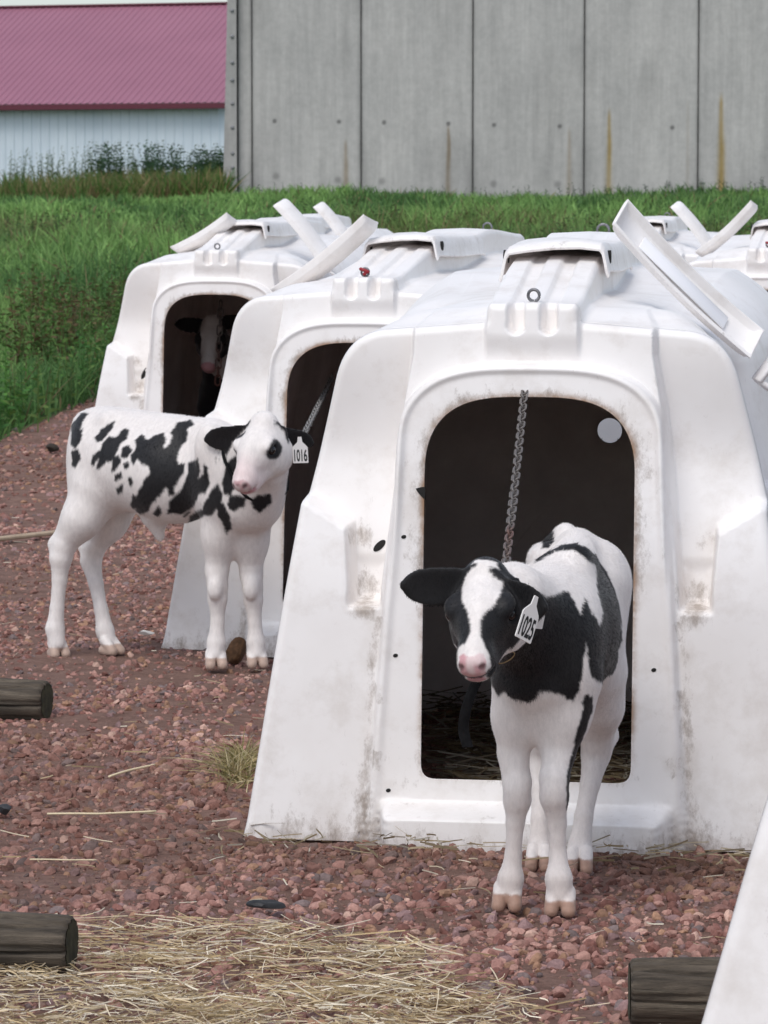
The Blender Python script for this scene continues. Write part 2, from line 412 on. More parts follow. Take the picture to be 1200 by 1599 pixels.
sp = [(-3.1+1.6*RNG.random(), 26+6*RNG.random()) for _ in range(130)]
weeds(sp, .25, .6, 'dock_weeds', 'rusty seeded dock weeds in the grass at left', [(.15, .12, .05), (.12, .085, .04), (.10, .17, .05), (.10, .19, .045)], .085)
# ------------------------------------------------------------------ calf hutch (white moulded plastic)
def seg_pts(pts, n):
    """n points evenly along a polyline, end point excluded."""
    p = np.array(pts, float); d = np.r_[0, np.cumsum(np.linalg.norm(np.diff(p, axis=0), axis=1))]
    t = np.linspace(0, d[-1], n, endpoint=False); return np.stack([np.interp(t, d, p[:, i]) for i in range(2)], 1)
def half_outline(segs, counts):
    return np.vstack([seg_pts(s, n) for s, n in zip(segs, counts)])
CNT = (112, 46, 50, 50, 14, 22)
def mirror(h, top):
    l = h * [-1, 1]; return np.vstack([h, [top], l[::-1]])      # right base -> top -> left base
def arc_pts(a, c, b, n=8):
    a, c, b = map(np.array, (a, c, b)); t = np.linspace(0, 1, n)[:, None]; return list((1-t)**2*a + 2*t*(1-t)*c + t**2*b)
H_LEN = 2.0
def front_outline():
    return mirror(half_outline([
        [(.630, 0), (.514, .735)], [(.514, .735), (.484, .86), (.448, 1.0)],
        arc_pts((.448, 1.0), (.420, 1.102), (.32, 1.104), 12), [(.32, 1.104), (.112, 1.120)],
        [(.112, 1.120), (.104, 1.124), (.101, 1.152), (.094, 1.162)], [(.094, 1.162), (0, 1.164)]], CNT), (0, 1.164))
def body_outline(y):
    sp = .008 + .062*smooth(.02, .55, y) - .02*smooth(1.3, 2., y); up = .018*smooth(.1, .6, y)
    w = smooth(.35, .8, y); r_ = smooth(.75, 1.35, y); up = up + .050*r_; w = w + .7*r_; a = .596+.03*min(w, 1)
    return mirror(half_outline([
        [(a+.062, 0), (a+.035, .045), (a, .085), (.468+.055*w, .735)], [(.468+.055*w, .735), (.435+.06*w, .86), (.398+.07*w, .99)],
        arc_pts((.398+.07*w, .99), (.372+.07*w, 1.125), (.275+.04*w, 1.140+up), 12), [(.275+.04*w, 1.140+up), (.128, 1.150+up)],
        [(.128, 1.150+up), (.108, 1.156+up), (.103, 1.165+up+sp*.85), (.095, 1.166+up+sp)], [(.095, 1.166+up+sp), (0, 1.170+up+sp)]], CNT), (0, 1.170+up+sp))
def poly_sdf(p, poly):
    poly = np.array(poly, float); d = np.full(len(p), 1e9); s = np.ones(len(p))
    j = len(poly)-1
    for i in range(len(poly)):
        e = poly[j]-poly[i]; w_ = p-poly[i]; b_ = w_ - e*np.clip((w_@e)/(e@e+1e-12), 0, 1)[:, None]
        d = np.minimum(d, (b_**2).sum(1))
        c1 = p[:, 1] >= poly[i][1]; c2 = p[:, 1] < poly[j][1]; c3 = e[0]*w_[:, 1] > e[1]*w_[:, 0]
        s = np.where((c1 & c2 & c3) | (~c1 & ~c2 & ~c3), -s, s); j = i
    return s*np.sqrt(d)
DW, DZ0, DZ1 = .231, .142, .962         # door opening
def door_outline(n, grow=0.0, zb=None):
    w_ = DW+grow; z0 = DZ0 if zb is None else zb; z1 = DZ1+grow*1.05
    pts = [(w_-.035, z0)] + arc_pts((w_-.03, z0), (w_, z0), (w_, z0+.03), 6) + [(w_, z1-.17-grow*.3)]
    th = np.linspace(0, np.pi/2, 26)
    pts += [(w_*np.cos(a)**.62, (z1-.17-grow*.3)+(.17+grow*.3)*np.sin(a)**.80) for a in th]
    return pts
def front_depth(x, z):
    """How far the moulding sits behind the front plane at x, z (metres)."""
    ax = np.abs(x); p = np.stack([ax, z], 1)
    rec = poly_sdf(p, [(.335, .512), (.395, .512), (.407, .678), (.498, .733), (.80, .735), (.80, 1.4), (.262, 1.4), (.268, 1.05), (.290, .93), (.305, .80)])
    soft = .005 + .005*smooth(.385, .43, ax)*smooth(.79, .76, z) + .004*smooth(.55, .52, z)
    D = .082*smooth(soft, -soft, rec)*(.30+.70*smooth(1.10, .80, z))
    D += .010*smooth(.02, -.02, poly_sdf(p, [(.335, .515), (.395, .515), (.397, .60), (.33, .60)]))
    pan = poly_sdf(p, [(-1, -.2), (.362, -.2), (.352, 0), (.300, .80), (.290, .93), (.268, 1.05), (.262, 1.4), (-1, 1.4)])
    D -= .016*smooth(.006, -.006, pan) + .007*np.exp(-((pan+.012)/.010)**2)*smooth(1.0, .8, z)
    # frame round the door: upper panel lies back behind a raised arched rim
    rim = poly_sdf(np.stack([ax, z], 1), [(-1, -.3)] + [(.312, -.3)] + [q for q in door_outline(1, .062, -.25)][7:] + [(-1, 1.031)])
    D += .036*smooth(.001, .010, rim)*smooth(.50, .86, z)
    blk = np.maximum(ax-.103, 1.03-z); D -= .020*smooth(.006, -.006, blk)*smooth(1.03, 1.10, z)
    D -= .006*np.exp(-((rim+.006)/.008)**2)*smooth(.5, .8, z)
    # step below the door
    led = ax-.304; st = smooth(.098, .066, z)
    D -= .095*st*smooth(.020, -.010, led)
    # two slots in the centre block
    for cx in (-.036, .036):
        sl = np.where(z < 1.112, np.hypot(x-cx, z-1.112), np.abs(x-cx)) - .018
        D += .062*smooth(.003, -.006, sl)
    return D
LEAN = .085
FO = front_outline(); NP = len(FO)
# closed front loop: outline, then along the foot back to the start
NB = 90
foot = np.stack([np.linspace(-.630, .630, NB+2)[1:-1], np.zeros(NB)], 1)
loop = np.vstack([FO, foot])
def resample_closed(pts, n, start_angle_ref=None):
    p = np.vstack([pts, pts[:1]]); d = np.r_[0, np.cumsum(np.linalg.norm(np.diff(p, axis=0), axis=1))]
    t = np.linspace(0, d[-1], n, endpoint=False); return np.stack([np.interp(t, d, p[:, i]) for i in range(2)], 1)
dr = door_outline(1); dl = [(-a, b_) for a, b_ in dr[::-1]]
door_loop = np.array(dr + dl)                                    # right foot -> top -> left foot
# match inner to outer points by angle round the middle of the door
ctr = np.array([0, .52])
def ang(p): return np.unwrap(np.arctan2(p[:, 1]-ctr[1], p[:, 0]-ctr[0]))
fine = resample_closed(door_loop, 4000); af = np.arctan2(fine[:, 1]-ctr[1], fine[:, 0]-ctr[0]); o_ = np.argsort(af)
al = np.arctan2(loop[:, 1]-ctr[1], loop[:, 0]-ctr[0])
inner = np.stack([np.interp(al, af[o_], fine[o_, i], period=2*np.pi) for i in range(2)], 1)
M = 120
tt = np.linspace(0, 1, M)
FG = loop[:, None]*(1-tt)[None, :, None] + inner[:, None]*tt[None, :, None]       # (n, M, 2)
fx, fz = FG[..., 0].ravel(), FG[..., 1].ravel()
ed = np.abs(poly_sdf(np.stack([fx, fz], 1), FO))                                 # distance from the outer edge
fy = LEAN*fz + front_depth(fx, fz) + .020*(1-np.sqrt(1-(1-np.clip(ed/.020, 0, 1))**2))*smooth(-.01, .05, fz)
nl = len(loop); fyg = fy.reshape(nl, M)
SV_, SQ_ = [np.stack([fx, fy, fz], 1)], [grid_faces(nl, M, close_u=True)]
# body lofted back from the front edge
vsn = np.r_[0, .012, .03, .05, .075, .1, .13, np.linspace(.17, .96, 44), .975, .986, .994, 1.0]
B = np.zeros((NP, len(vsn), 3)); y0 = fyg[:NP, 0]
for k, v in enumerate(vsn):
    y = v*H_LEN; bo = body_outline(y); m = smooth(0, .085, v); o2 = FO*(1-m)+bo*m
    g = .045*(1-math.sqrt(max(0, 1-((max(v-.96, 0))/.04)**2)))                   # rounded rear edge
    o2 = o2*[1-g*1.6, 1-g] ; lean_r = -.10*v*o2[:, 1]*smooth(.5, 1, v)
    B[:, k, 0] = o2[:, 0]; B[:, k, 2] = o2[:, 1]; B[:, k, 1] = y0*(1-v)+y + lean_r
# side ribs and roof dimples of the moulding
bx, by, bz = B[..., 0], B[..., 1], B[..., 2]
dim = np.exp(-((np.abs(bx)-.30)/.07)**2)*np.exp(-((by-.62)/.16)**2)*smooth(1.05, 1.12, bz); B[..., 2] -= .035*dim
ribs = smooth(.35, .8, np.sin(by*2*np.pi/.48))*smooth(.1, .2, bz)*smooth(1.05, .95, bz)*smooth(.25, .4, by); B[..., 0] -= np.sign(bx)*.014*ribs
off0 = len(SV_[0]); SV_.append(B.reshape(-1, 3)); SQ_.append(grid_faces(NP, len(vsn), flip=True) + off0)
# rear wall with a round hole
rear = np.vstack([B[:, -1], np.stack([np.linspace(B[-1, -1, 0], B[0, -1, 0], NB+2)[1:-1], np.full(NB, B[0, -1, 1]), np.zeros(NB)], 1)])
hc = np.array([0.0, .78]); hr = .033
a_ = np.arctan2(rear[:, 2]-hc[1], rear[:, 0]-hc[0]); circ = np.stack([hc[0]+hr*np.cos(a_), hc[1]+hr*np.sin(a_)], 1)
t2 = np.linspace(0, 1, 14); RG = np.zeros((len(rear), 14, 3))
RG[..., 0] = rear[:, None, 0]*(1-t2)+circ[:, None, 0]*t2; RG[..., 2] = rear[:, None, 2]*(1-t2)+circ[:, None, 1]*t2
RG[..., 1] = H_LEN - .10*RG[..., 2]
RG[:, 0] = rear
off1 = off0 + B.shape[0]*B.shape[1]; SV_.append(RG.reshape(-1, 3)); SQ_.append(grid_faces(len(rear), 14, close_u=True, flip=True)+off1)
HV, HQ = np.vstack(SV_), np.vstack(SQ_)
# where dirt gathers: door edge, pockets, foot
pz = np.stack([HV[:, 0], HV[:, 2]], 1); isf = np.arange(len(HV)) < off0
dd = np.abs(poly_sdf(np.stack([HV[:, 0], HV[:, 2]], 1), door_loop))
ax = np.abs(HV[:, 0]); z_ = HV[:, 2]
edge_d = np.exp(-(dd/.012)**2)*.35 + np.exp(-(dd/.045)**2)*.55*smooth(.45, .62, z_)*smooth(1.0, .84, z_) + np.exp(-(dd/.03)**2)*.35*smooth(.84, .95, z_)
pocket = np.exp(-((ax-.365)/.035)**2-((z_-.495)/.022)**2)*1.0 + np.exp(-((ax-.385)/.03)**2-((z_-.655)/.03)**2)*.7 + .8*np.exp(-((ax-.365)/.03)**2-((z_-.545)/.03)**2)
seam = np.exp(-((ax-(.36-.04*z_))/.016)**2)*smooth(.5, .42, z_)*.5 + .45*np.exp(-((ax-.325)/.014)**2)*smooth(.6, .5, z_)*(np.sin(z_*44)>.6)
footd = np.exp(-(z_/.05)**2)*.5 + .14*smooth(.4, .0, z_)
dirt = np.where(isf, edge_d+pocket+seam+footd, .25*smooth(.4, 0, z_) + .05*smooth(1.12, 1.2, z_))
rust = np.where(isf, np.exp(-(dd/.009)**2)*smooth(.1, .3, z_), 0)

pm, t, b = new_mat('white_plastic')
b.inputs['Roughness'].default_value = .42; b.inputs['Specular IOR Level'].default_value = .35
oi = t.nodes.new('ShaderNodeObjectInfo'); tc = t.nodes.new('ShaderNodeTexCoord')
va = t.nodes.new('ShaderNodeVectorMath'); va.operation = 'ADD'; t.links.new(tc.outputs['Object'], va.inputs[0]); t.links.new(oi.outputs['Random'], va.inputs[1])
def pn(scale, detail, rough, st=(1, 1, 1)):
    mp = t.nodes.new('ShaderNodeMapping'); mp.inputs['Scale'].default_value = st; t.links.new(va.outputs[0], mp.inputs['Vector'])
    n = t.nodes.new('ShaderNodeTexNoise'); n.inputs['Scale'].default_value = scale; n.inputs['Detail'].default_value = detail; n.inputs['Roughness'].default_value = rough
    t.links.new(mp.outputs[0], n.inputs['Vector']); return n.outputs[0]
big = ramp(t, pn(3.5, 5, .6), [(.35, srgb(238, 234, 231)), (.65, srgb(245, 242, 240))])
n_f = pn(22, 9, .80, (1, 1, .55)); n_s = pn(60, 6, .7, (1, 1, .25)); n_w = pn(9, 5, .7)
dA = attr(t, 'dirt').outputs['Fac']
msk = ramp(t, math_n(t, 'ADD', n_f, math_n(t, 'MULTIPLY', dA, .30)), [(.625, 0), (.83, .75)])
c1 = mixc(t, msk.outputs[0], big.outputs[0], (*srgb(122, 104, 88),))
msk2 = ramp(t, math_n(t, 'ADD', n_w, math_n(t, 'MULTIPLY', dA, .16)), [(.50, 0), (.82, .42)])
c2 = mixc(t, msk2.outputs[0], c1, (*srgb(190, 178, 166),))
scr = ramp(t, n_s, [(.66, 0), (.78, .35)])
c3 = mixc(t, scr.outputs[0], c2, (*srgb(150, 140, 132),))
rA = attr(t, 'rust').outputs['Fac']
c4 = mixc(t, math_n(t, 'MULTIPLY', rA, ramp(t, n_w, [(.4, .15), (.6, .8)]).outputs[0]), c3, (*srgb(150, 112, 78),))
t.links.new(c4, b.inputs['Base Color'])
bump(t, b, n_f, .06, .004)
im, t, b = new_mat('stained_shaded_plastic')  # stained inner face; its colour is also darkened to paint in doorway shade
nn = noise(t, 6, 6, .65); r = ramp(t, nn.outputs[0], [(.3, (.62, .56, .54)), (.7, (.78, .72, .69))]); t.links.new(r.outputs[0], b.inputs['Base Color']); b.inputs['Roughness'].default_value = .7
dark_m = flat_mat('dark_hole', (.012, .011, .010), .9)
steel_m = flat_mat('galvanised_steel', (.22, .22, .23), .45, .7, nscale=120, var=.3)
red_m = flat_mat('red_plastic', srgb(150, 32, 42), .5, nscale=60)
plug_m, t, b = new_mat('translucent_plug'); tr = t.nodes.new('ShaderNodeBsdfTranslucent'); tr.inputs['Color'].default_value = (.95, .93, .90, 1)
mx = t.nodes.new('ShaderNodeMixShader'); mx.inputs[0].default_value = .85; b.inputs['Base Color'].default_value = (.8, .78, .76, 1)
t.links.new(b.outputs[0], mx.inputs[1]); t.links.new(tr.outputs[0], mx.inputs[2]); t.links.new(mx.outputs[0], t.nodes['Material Output'].inputs['Surface'])

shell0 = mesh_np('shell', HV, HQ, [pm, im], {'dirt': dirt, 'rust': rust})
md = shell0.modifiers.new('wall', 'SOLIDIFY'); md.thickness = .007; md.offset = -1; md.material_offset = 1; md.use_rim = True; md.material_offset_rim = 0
dg = bpy.context.evaluated_depsgraph_get()
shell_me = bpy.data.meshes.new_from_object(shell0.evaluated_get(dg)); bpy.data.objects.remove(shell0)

# vent cap: upturned channel over the ridge
def cap_mesh(name):
    xs_ = np.array([-.129, -.127, -.124, -.121, -.116, -.107, -.06, 0, .06, .107, .116, .121, .124, .127, .129])
    zs_ = np.array([-.064, -.062, -.05, -.032, -.012, -.002, .004, .006, .004, -.002, -.012, -.032, -.05, -.062, -.064])
    yv = np.r_[0, .012, .03, .1, .2, .35, .5, .6, .63, .645]
    V = np.zeros((len(xs_), len(yv), 3))
    for k, y in enumerate(yv):
        e = .014*max(0, 1-y/.03)**2 + .006*max(0, (y-.6)/.045)
        V[:, k, 0] = xs_*(1-.03*y); V[:, k, 1] = y + .53; V[:, k, 2] = 1.284 + zs_ - e + .005*np.sin(y/.645*np.pi) + .008*np.sin(y*9+xs_*14)*.6
    o = mesh_np(name, V.reshape(-1, 3), grid_faces(len(xs_), len(yv)), [pm, im], {'dirt': np.full(V.shape[0]*V.shape[1], .25)}, link=True)
    m1 = o.modifiers.new('t', 'SOLIDIFY'); m1.thickness = .007; m1.offset = -1; m1.material_offset = 1; m1.material_offset_rim = 0
    m2 = o.modifiers.new('b', 'BEVEL'); m2.width = .003; m2.segments = 2; m2.limit_method = 'ANGLE'
    dg = bpy.context.evaluated_depsgraph_get(); me = bpy.data.meshes.new_from_object(o.evaluated_get(dg)); bpy.data.objects.remove(o); return me
cap_me = cap_mesh('vent_cap')
th = np.linspace(0, 2*np.pi, 22, endpoint=False)
def me_of(o): m = o.data; bpy.data.objects.remove(o); return m
def ring_pts(c, r, gap=0, axis='y'):
    a = np.linspace(gap, 2*np.pi, 24, endpoint=gap > 0)-np.pi/2
    return np.stack([c[0]+r*np.cos(a), np.full(len(a), c[1])+np.linspace(0, .006 if gap else 0, len(a)), c[2]+r*np.sin(a)], 1)
mb = MB().tube(ring_pts((0, .125, 1.178), .0125, .25), .0036, 8).tube([(0, .13, 1.13), (0, .128, 1.166)], .0036, 8)
bolt_me = me_of(mb.obj('eye_bolt', steel_m))
mb = MB().tube(ring_pts((0, 1.70, 1.308), .016, .25), .0036, 8).tube([(0, 1.70, 1.22), (0, 1.70, 1.294)], .0036, 8)
bolt2_me = me_of(mb.obj('eye_bolt', steel_m))
mb = MB().tube([(-.006, 0, 0), (.006, 0, 0)], [.015, .015], 18)
hole_me = me_of(mb.obj('vent_hole', dark_m))
mb = MB(); n_ = 36; a = np.linspace(0, 2*np.pi, n_, endpoint=False)
mb.add(np.vstack([np.stack([.0335*np.cos(a), np.full(36, H_LEN-.076), .78+.0335*np.sin(a)], 1), [[0, H_LEN-.074, .78]]]), None, [[i, (i+1) % 36, 36] for i in range(36)])
plug_me = me_of(mb.obj('rear_plug', plug_m))
# side flap: a shallow tray along +X, open face +Z
def flap_mesh():
    L, W, Hh = .44, .108, .026
    ys_ = np.array([-W/2, -W/2+.002, -W/2+.010, -W/2+.024, 0, W/2-.024, W/2-.010, W/2-.002, W/2]); zs_ = np.array([Hh, Hh-.004, .006, 0, 0, 0, .006, Hh-.004, Hh])
    xs_ = np.r_[0, .004, .012, .03, np.linspace(.05, L-.03, 10), L-.012, L-.004, L]
    V = np.zeros((len(xs_), len(ys_), 3))
    for k, x in enumerate(xs_):
        e = Hh*.85*(1-smooth(0, .022, min(x, (L-x))))
        V[k, :, 0] = x; V[k, :, 1] = ys_*(1-.06*x/L); V[k, :, 2] = np.maximum(zs_, e) - .012*np.sin(x/L*np.pi)
    o = mesh_np('side_flap', V.reshape(-1, 3), grid_faces(len(xs_), len(ys_)), [pm], {'dirt': np.full(V.shape[0]*V.shape[1], .04)})
    m1 = o.modifiers.new('t', 'SOLIDIFY'); m1.thickness = .009; m1.offset = 0
    m2 = o.modifiers.new('b', 'BEVEL'); m2.width = .004; m2.segments = 2; m2.limit_method = 'ANGLE'
    dg = bpy.context.evaluated_depsgraph_get(); me = bpy.data.meshes.new_from_object(o.evaluated_get(dg)); bpy.data.objects.remove(o); return me
flap_me = flap_mesh()
panel_me = me_of(MB().box((.22, 0, .004), (.27, .044, .004), bev=.001).obj('flap_sticker', flat_mat('white_sticker', (.9, .9, .92), .35)))
hinge_me = me_of(MB().box((0, 0, 0), (.15, .13, .012), bev=.004).box((-.07, 0, -.02), (.012, .12, .04), bev=.003).obj('flap_hinge', pm))

def part(name, me, parent):
    o = bpy.data.objects.new(name, me); C.objects.link(o); o.parent = parent; return o
def place_flap(parent, base, tip, wy, sticker=False):
    base, tip = np.array(base), np.array(tip); f = bpy.data.objects.new('side_flap', flap_me); C.objects.link(f); f.parent = parent
    x = tip-base; L = np.linalg.norm(x); x /= L; y = np.array(wy, float); y -= x*(x@y); y /= np.linalg.norm(y); z = np.cross(x, y)
    M_ = Matrix([[*(x[i]*L/.44, y[i], z[i]), base[i]] for i in range(3)] + [[0, 0, 0, 1]]); f.matrix_local = M_
    if sticker: part('sticker', panel_me, f)
    return f
hutches = {}
def hutch(key, px, s, yaw, label, left=None, right=None, red=False, z=0.0):
    Y = F_PX/s; X = (px-600)/s; r = empty('calf_hutch', (X, Y - LEAN*1.1*0, z), -math.radians(yaw))
    tag(r, label, 'hutch', 'white calf hutches in the yard')
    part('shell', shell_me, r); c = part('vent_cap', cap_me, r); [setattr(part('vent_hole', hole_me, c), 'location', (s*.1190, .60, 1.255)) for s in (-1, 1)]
    part('eye_bolt', bolt_me, r); part('eye_bolt', bolt2_me, r); part('rear_plug', plug_me, r)
    if left: place_flap(r, *left)
    if right:
        place_flap(r, *right); h = part('flap_hinge', hinge_me, r); h.location = np.array(right[0])+[.06, -.02, -.01]; h.rotation_euler = (0, math.radians(-52), math.radians(10))
    if red:
        m = MB().box((.0, .118, 1.184), (.034, .012, .010), Matrix.Rotation(.35, 3, 'Y'), .003).box((.004, .118, 1.176), (.020, .010, .010), Matrix.Rotation(-.7, 3, 'Y'), .003)
        m.obj('red_clip', red_m, r)
    hutches[key] = r; return r
RF = ((.40, .52, 1.09), (.165, .48, 1.375), (.30, 1, .33))
LF = ((-.40, .52, 1.10), (-.06, .50, 1.345), (.25, 1, -.30))
hutch('a', 823, 722, 9, 'white calf hutch with the black-faced calf standing in front of its open doorway', right=((.455, .50, 1.05), (.150, .40, 1.345), (-.45, -1, -.40), True))
hutch('b', 553, 510, 15.5, 'white calf hutch with a red clip on its hook, behind the spotted calf', left=((-.385, .50, 1.085), (-.075, .50, 1.325), (.2, 1, -.25)), red=True, z=-.005)
hutch('c', 329, 347, 12, 'white calf hutch at far left with a calf standing inside its dark doorway', left=((-.29, .50, 1.135), (-.02, .5, 1.295), (.25, 1, -.3)), right=((.42, .52, 1.13), (.21, .5, 1.39), (.3, 1, .33)), z=.02)
hutch('d', 1779, 1290, 17, 'white calf hutch edge at lower right beside the short weathered log')
hutch('e', 985, 290, 11, 'white hutch almost hidden behind the nearest whole hutch, its right flap raised', right=((.40, .52, 1.12), (.19, .5, 1.385), (.3, 1, .33)), z=.02)
hutch('f', 1196, 330, 11, 'white hutch at the right edge with a red clip and a raised flap', left=((-.36, .5, 1.11), (-.09, .5, 1.36), (.2, 1, -.25)), red=True, z=.02)
hutch('g', 418, 262, 12, 'white hutch hidden behind the far left hutch, only the tip of its flap showing', right=((.40, .52, 1.13), (.205, .5, 1.375), (.3, 1, .33)), z=.03)

# wear on the nearest whole hutch: drain hole in the left pocket, torn notch in the door frame, bolt holes
def wear(parent, name, x, z, rx_, rz_, rot=0, pts=None, deep=.002):
    k = np.linspace(0, 2*np.pi, 20, endpoint=False) if pts is None else None
    q = np.stack([rx_*np.cos(k), rz_*np.sin(k)], 1) if pts is None else np.array(pts, float)
    q = q @ np.array([[math.cos(rot), math.sin(rot)], [-math.sin(rot), math.cos(rot)]])+[x, z]
    y_ = LEAN*q[:, 1] + front_depth(q[:, 0], q[:, 1]) - .0012
    m = len(q); V = np.vstack([np.stack([q[:, 0], y_, q[:, 1]], 1), [[q[:, 0].mean(), y_.mean()-.0006, q[:, 1].mean()]], np.stack([q[:, 0], y_+.004, q[:, 1]], 1)])
    T = [[i, (i+1) % m, m] for i in range(m)]; Q = [[i, i+m+1, (i+1) % m+m+1, (i+1) % m] for i in range(m)]
    return mesh_np(name, V, [T, Q], dark_m, None, parent, shade=False)
HA = hutches['a']; HA.scale = (1, 1, 1.02); HA.location.z = -.022
HD = hutches['d']; HD.rotation_euler.y = .10; HD.location.z = -.06
wear(HA, 'drain_hole', -.346, .630, .017, .008, .75)
wear(HA, 'torn_notch', 0, 0, 0, 0, pts=[(-.250, .764), (-.238, .767), (-.229, .768), (-.229, .740), (-.238, .748), (-.246, .757)])
for x, z in ((-.290, .405), (.278, .385), (-.302, .115), (-.275, .660)): wear(HA, 'bolt_hole', x, z, .0055, .0040, .2)
wear(hutches['c'], 'drain_hole', -.350, .600, .010, .030, -.5)
# things lying in the dark of the first hutch: straw bedding
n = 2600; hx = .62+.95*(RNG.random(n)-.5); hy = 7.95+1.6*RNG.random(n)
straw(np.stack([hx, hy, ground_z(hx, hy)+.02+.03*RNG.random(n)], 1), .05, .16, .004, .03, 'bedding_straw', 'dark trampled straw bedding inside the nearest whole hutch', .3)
# ------------------------------------------------------------------ calves: one continuous body each, grown from a blended distance field
def surface_nets(Fg, org, h):
    nx, ny, nz = Fg.shape; S = Fg < 0
    cx = np.zeros((nx-1, ny-1, nz-1), np.int8)
    for a in (0, 1):
        for b_ in (0, 1):
            for c in (0, 1): cx += S[a:nx-1+a, b_:ny-1+b_, c:nz-1+c]
    I, J, K = np.nonzero((cx > 0) & (cx < 8)); n = len(I)
    vid = np.full(cx.shape, -1, np.int32); vid[I, J, K] = np.arange(n)
    acc = np.zeros((n, 3)); cnt = np.zeros(n)
    co = [(a, b_, c) for a in (0, 1) for b_ in (0, 1) for c in (0, 1)]
    for p in co:
        for ax_ in range(3):
            if p[ax_]: continue
            q = list(p); q[ax_] = 1
            f0 = Fg[I+p[0], J+p[1], K+p[2]]; f1 = Fg[I+q[0], J+q[1], K+q[2]]; m = (f0 < 0) != (f1 < 0)
            t_ = np.where(m, f0/(f0-f1+1e-12), 0)
            for d in range(3): acc[:, d] += np.where(m, p[d]+(t_ if d == ax_ else 0), 0)
            cnt += m
    V = (acc/cnt[:, None]+np.stack([I, J, K], 1))*h+org
    Q = []
    for ax_ in range(3):
        u, v = [(1, 2), (2, 0), (0, 1)][ax_]
        sl0 = [slice(None)]*3; sl1 = [slice(None)]*3; sl0[ax_] = slice(0, -1); sl1[ax_] = slice(1, None)
        A, Bq = S[tuple(sl0)], S[tuple(sl1)]; E = np.argwhere(A != Bq)
        E = E[(E[:, u] > 0) & (E[:, v] > 0) & (E[:, u] < Fg.shape[u]-1) & (E[:, v] < Fg.shape[v]-1)]
        e = np.zeros((4, len(E), 3), int)
        for k, (du, dv) in enumerate(((1, 1), (0, 1), (0, 0), (1, 0))):
            e[k] = E; e[k][:, u] -= du; e[k][:, v] -= dv
        q = np.stack([vid[e[k][:, 0], e[k][:, 1], e[k][:, 2]] for k in range(4)], 1)
        ins = A[E[:, 0], E[:, 1], E[:, 2]]; q[~ins] = q[~ins][:, ::-1]; Q.append(q)
    Q = np.vstack(Q); return V, Q[(Q >= 0).all(1)]

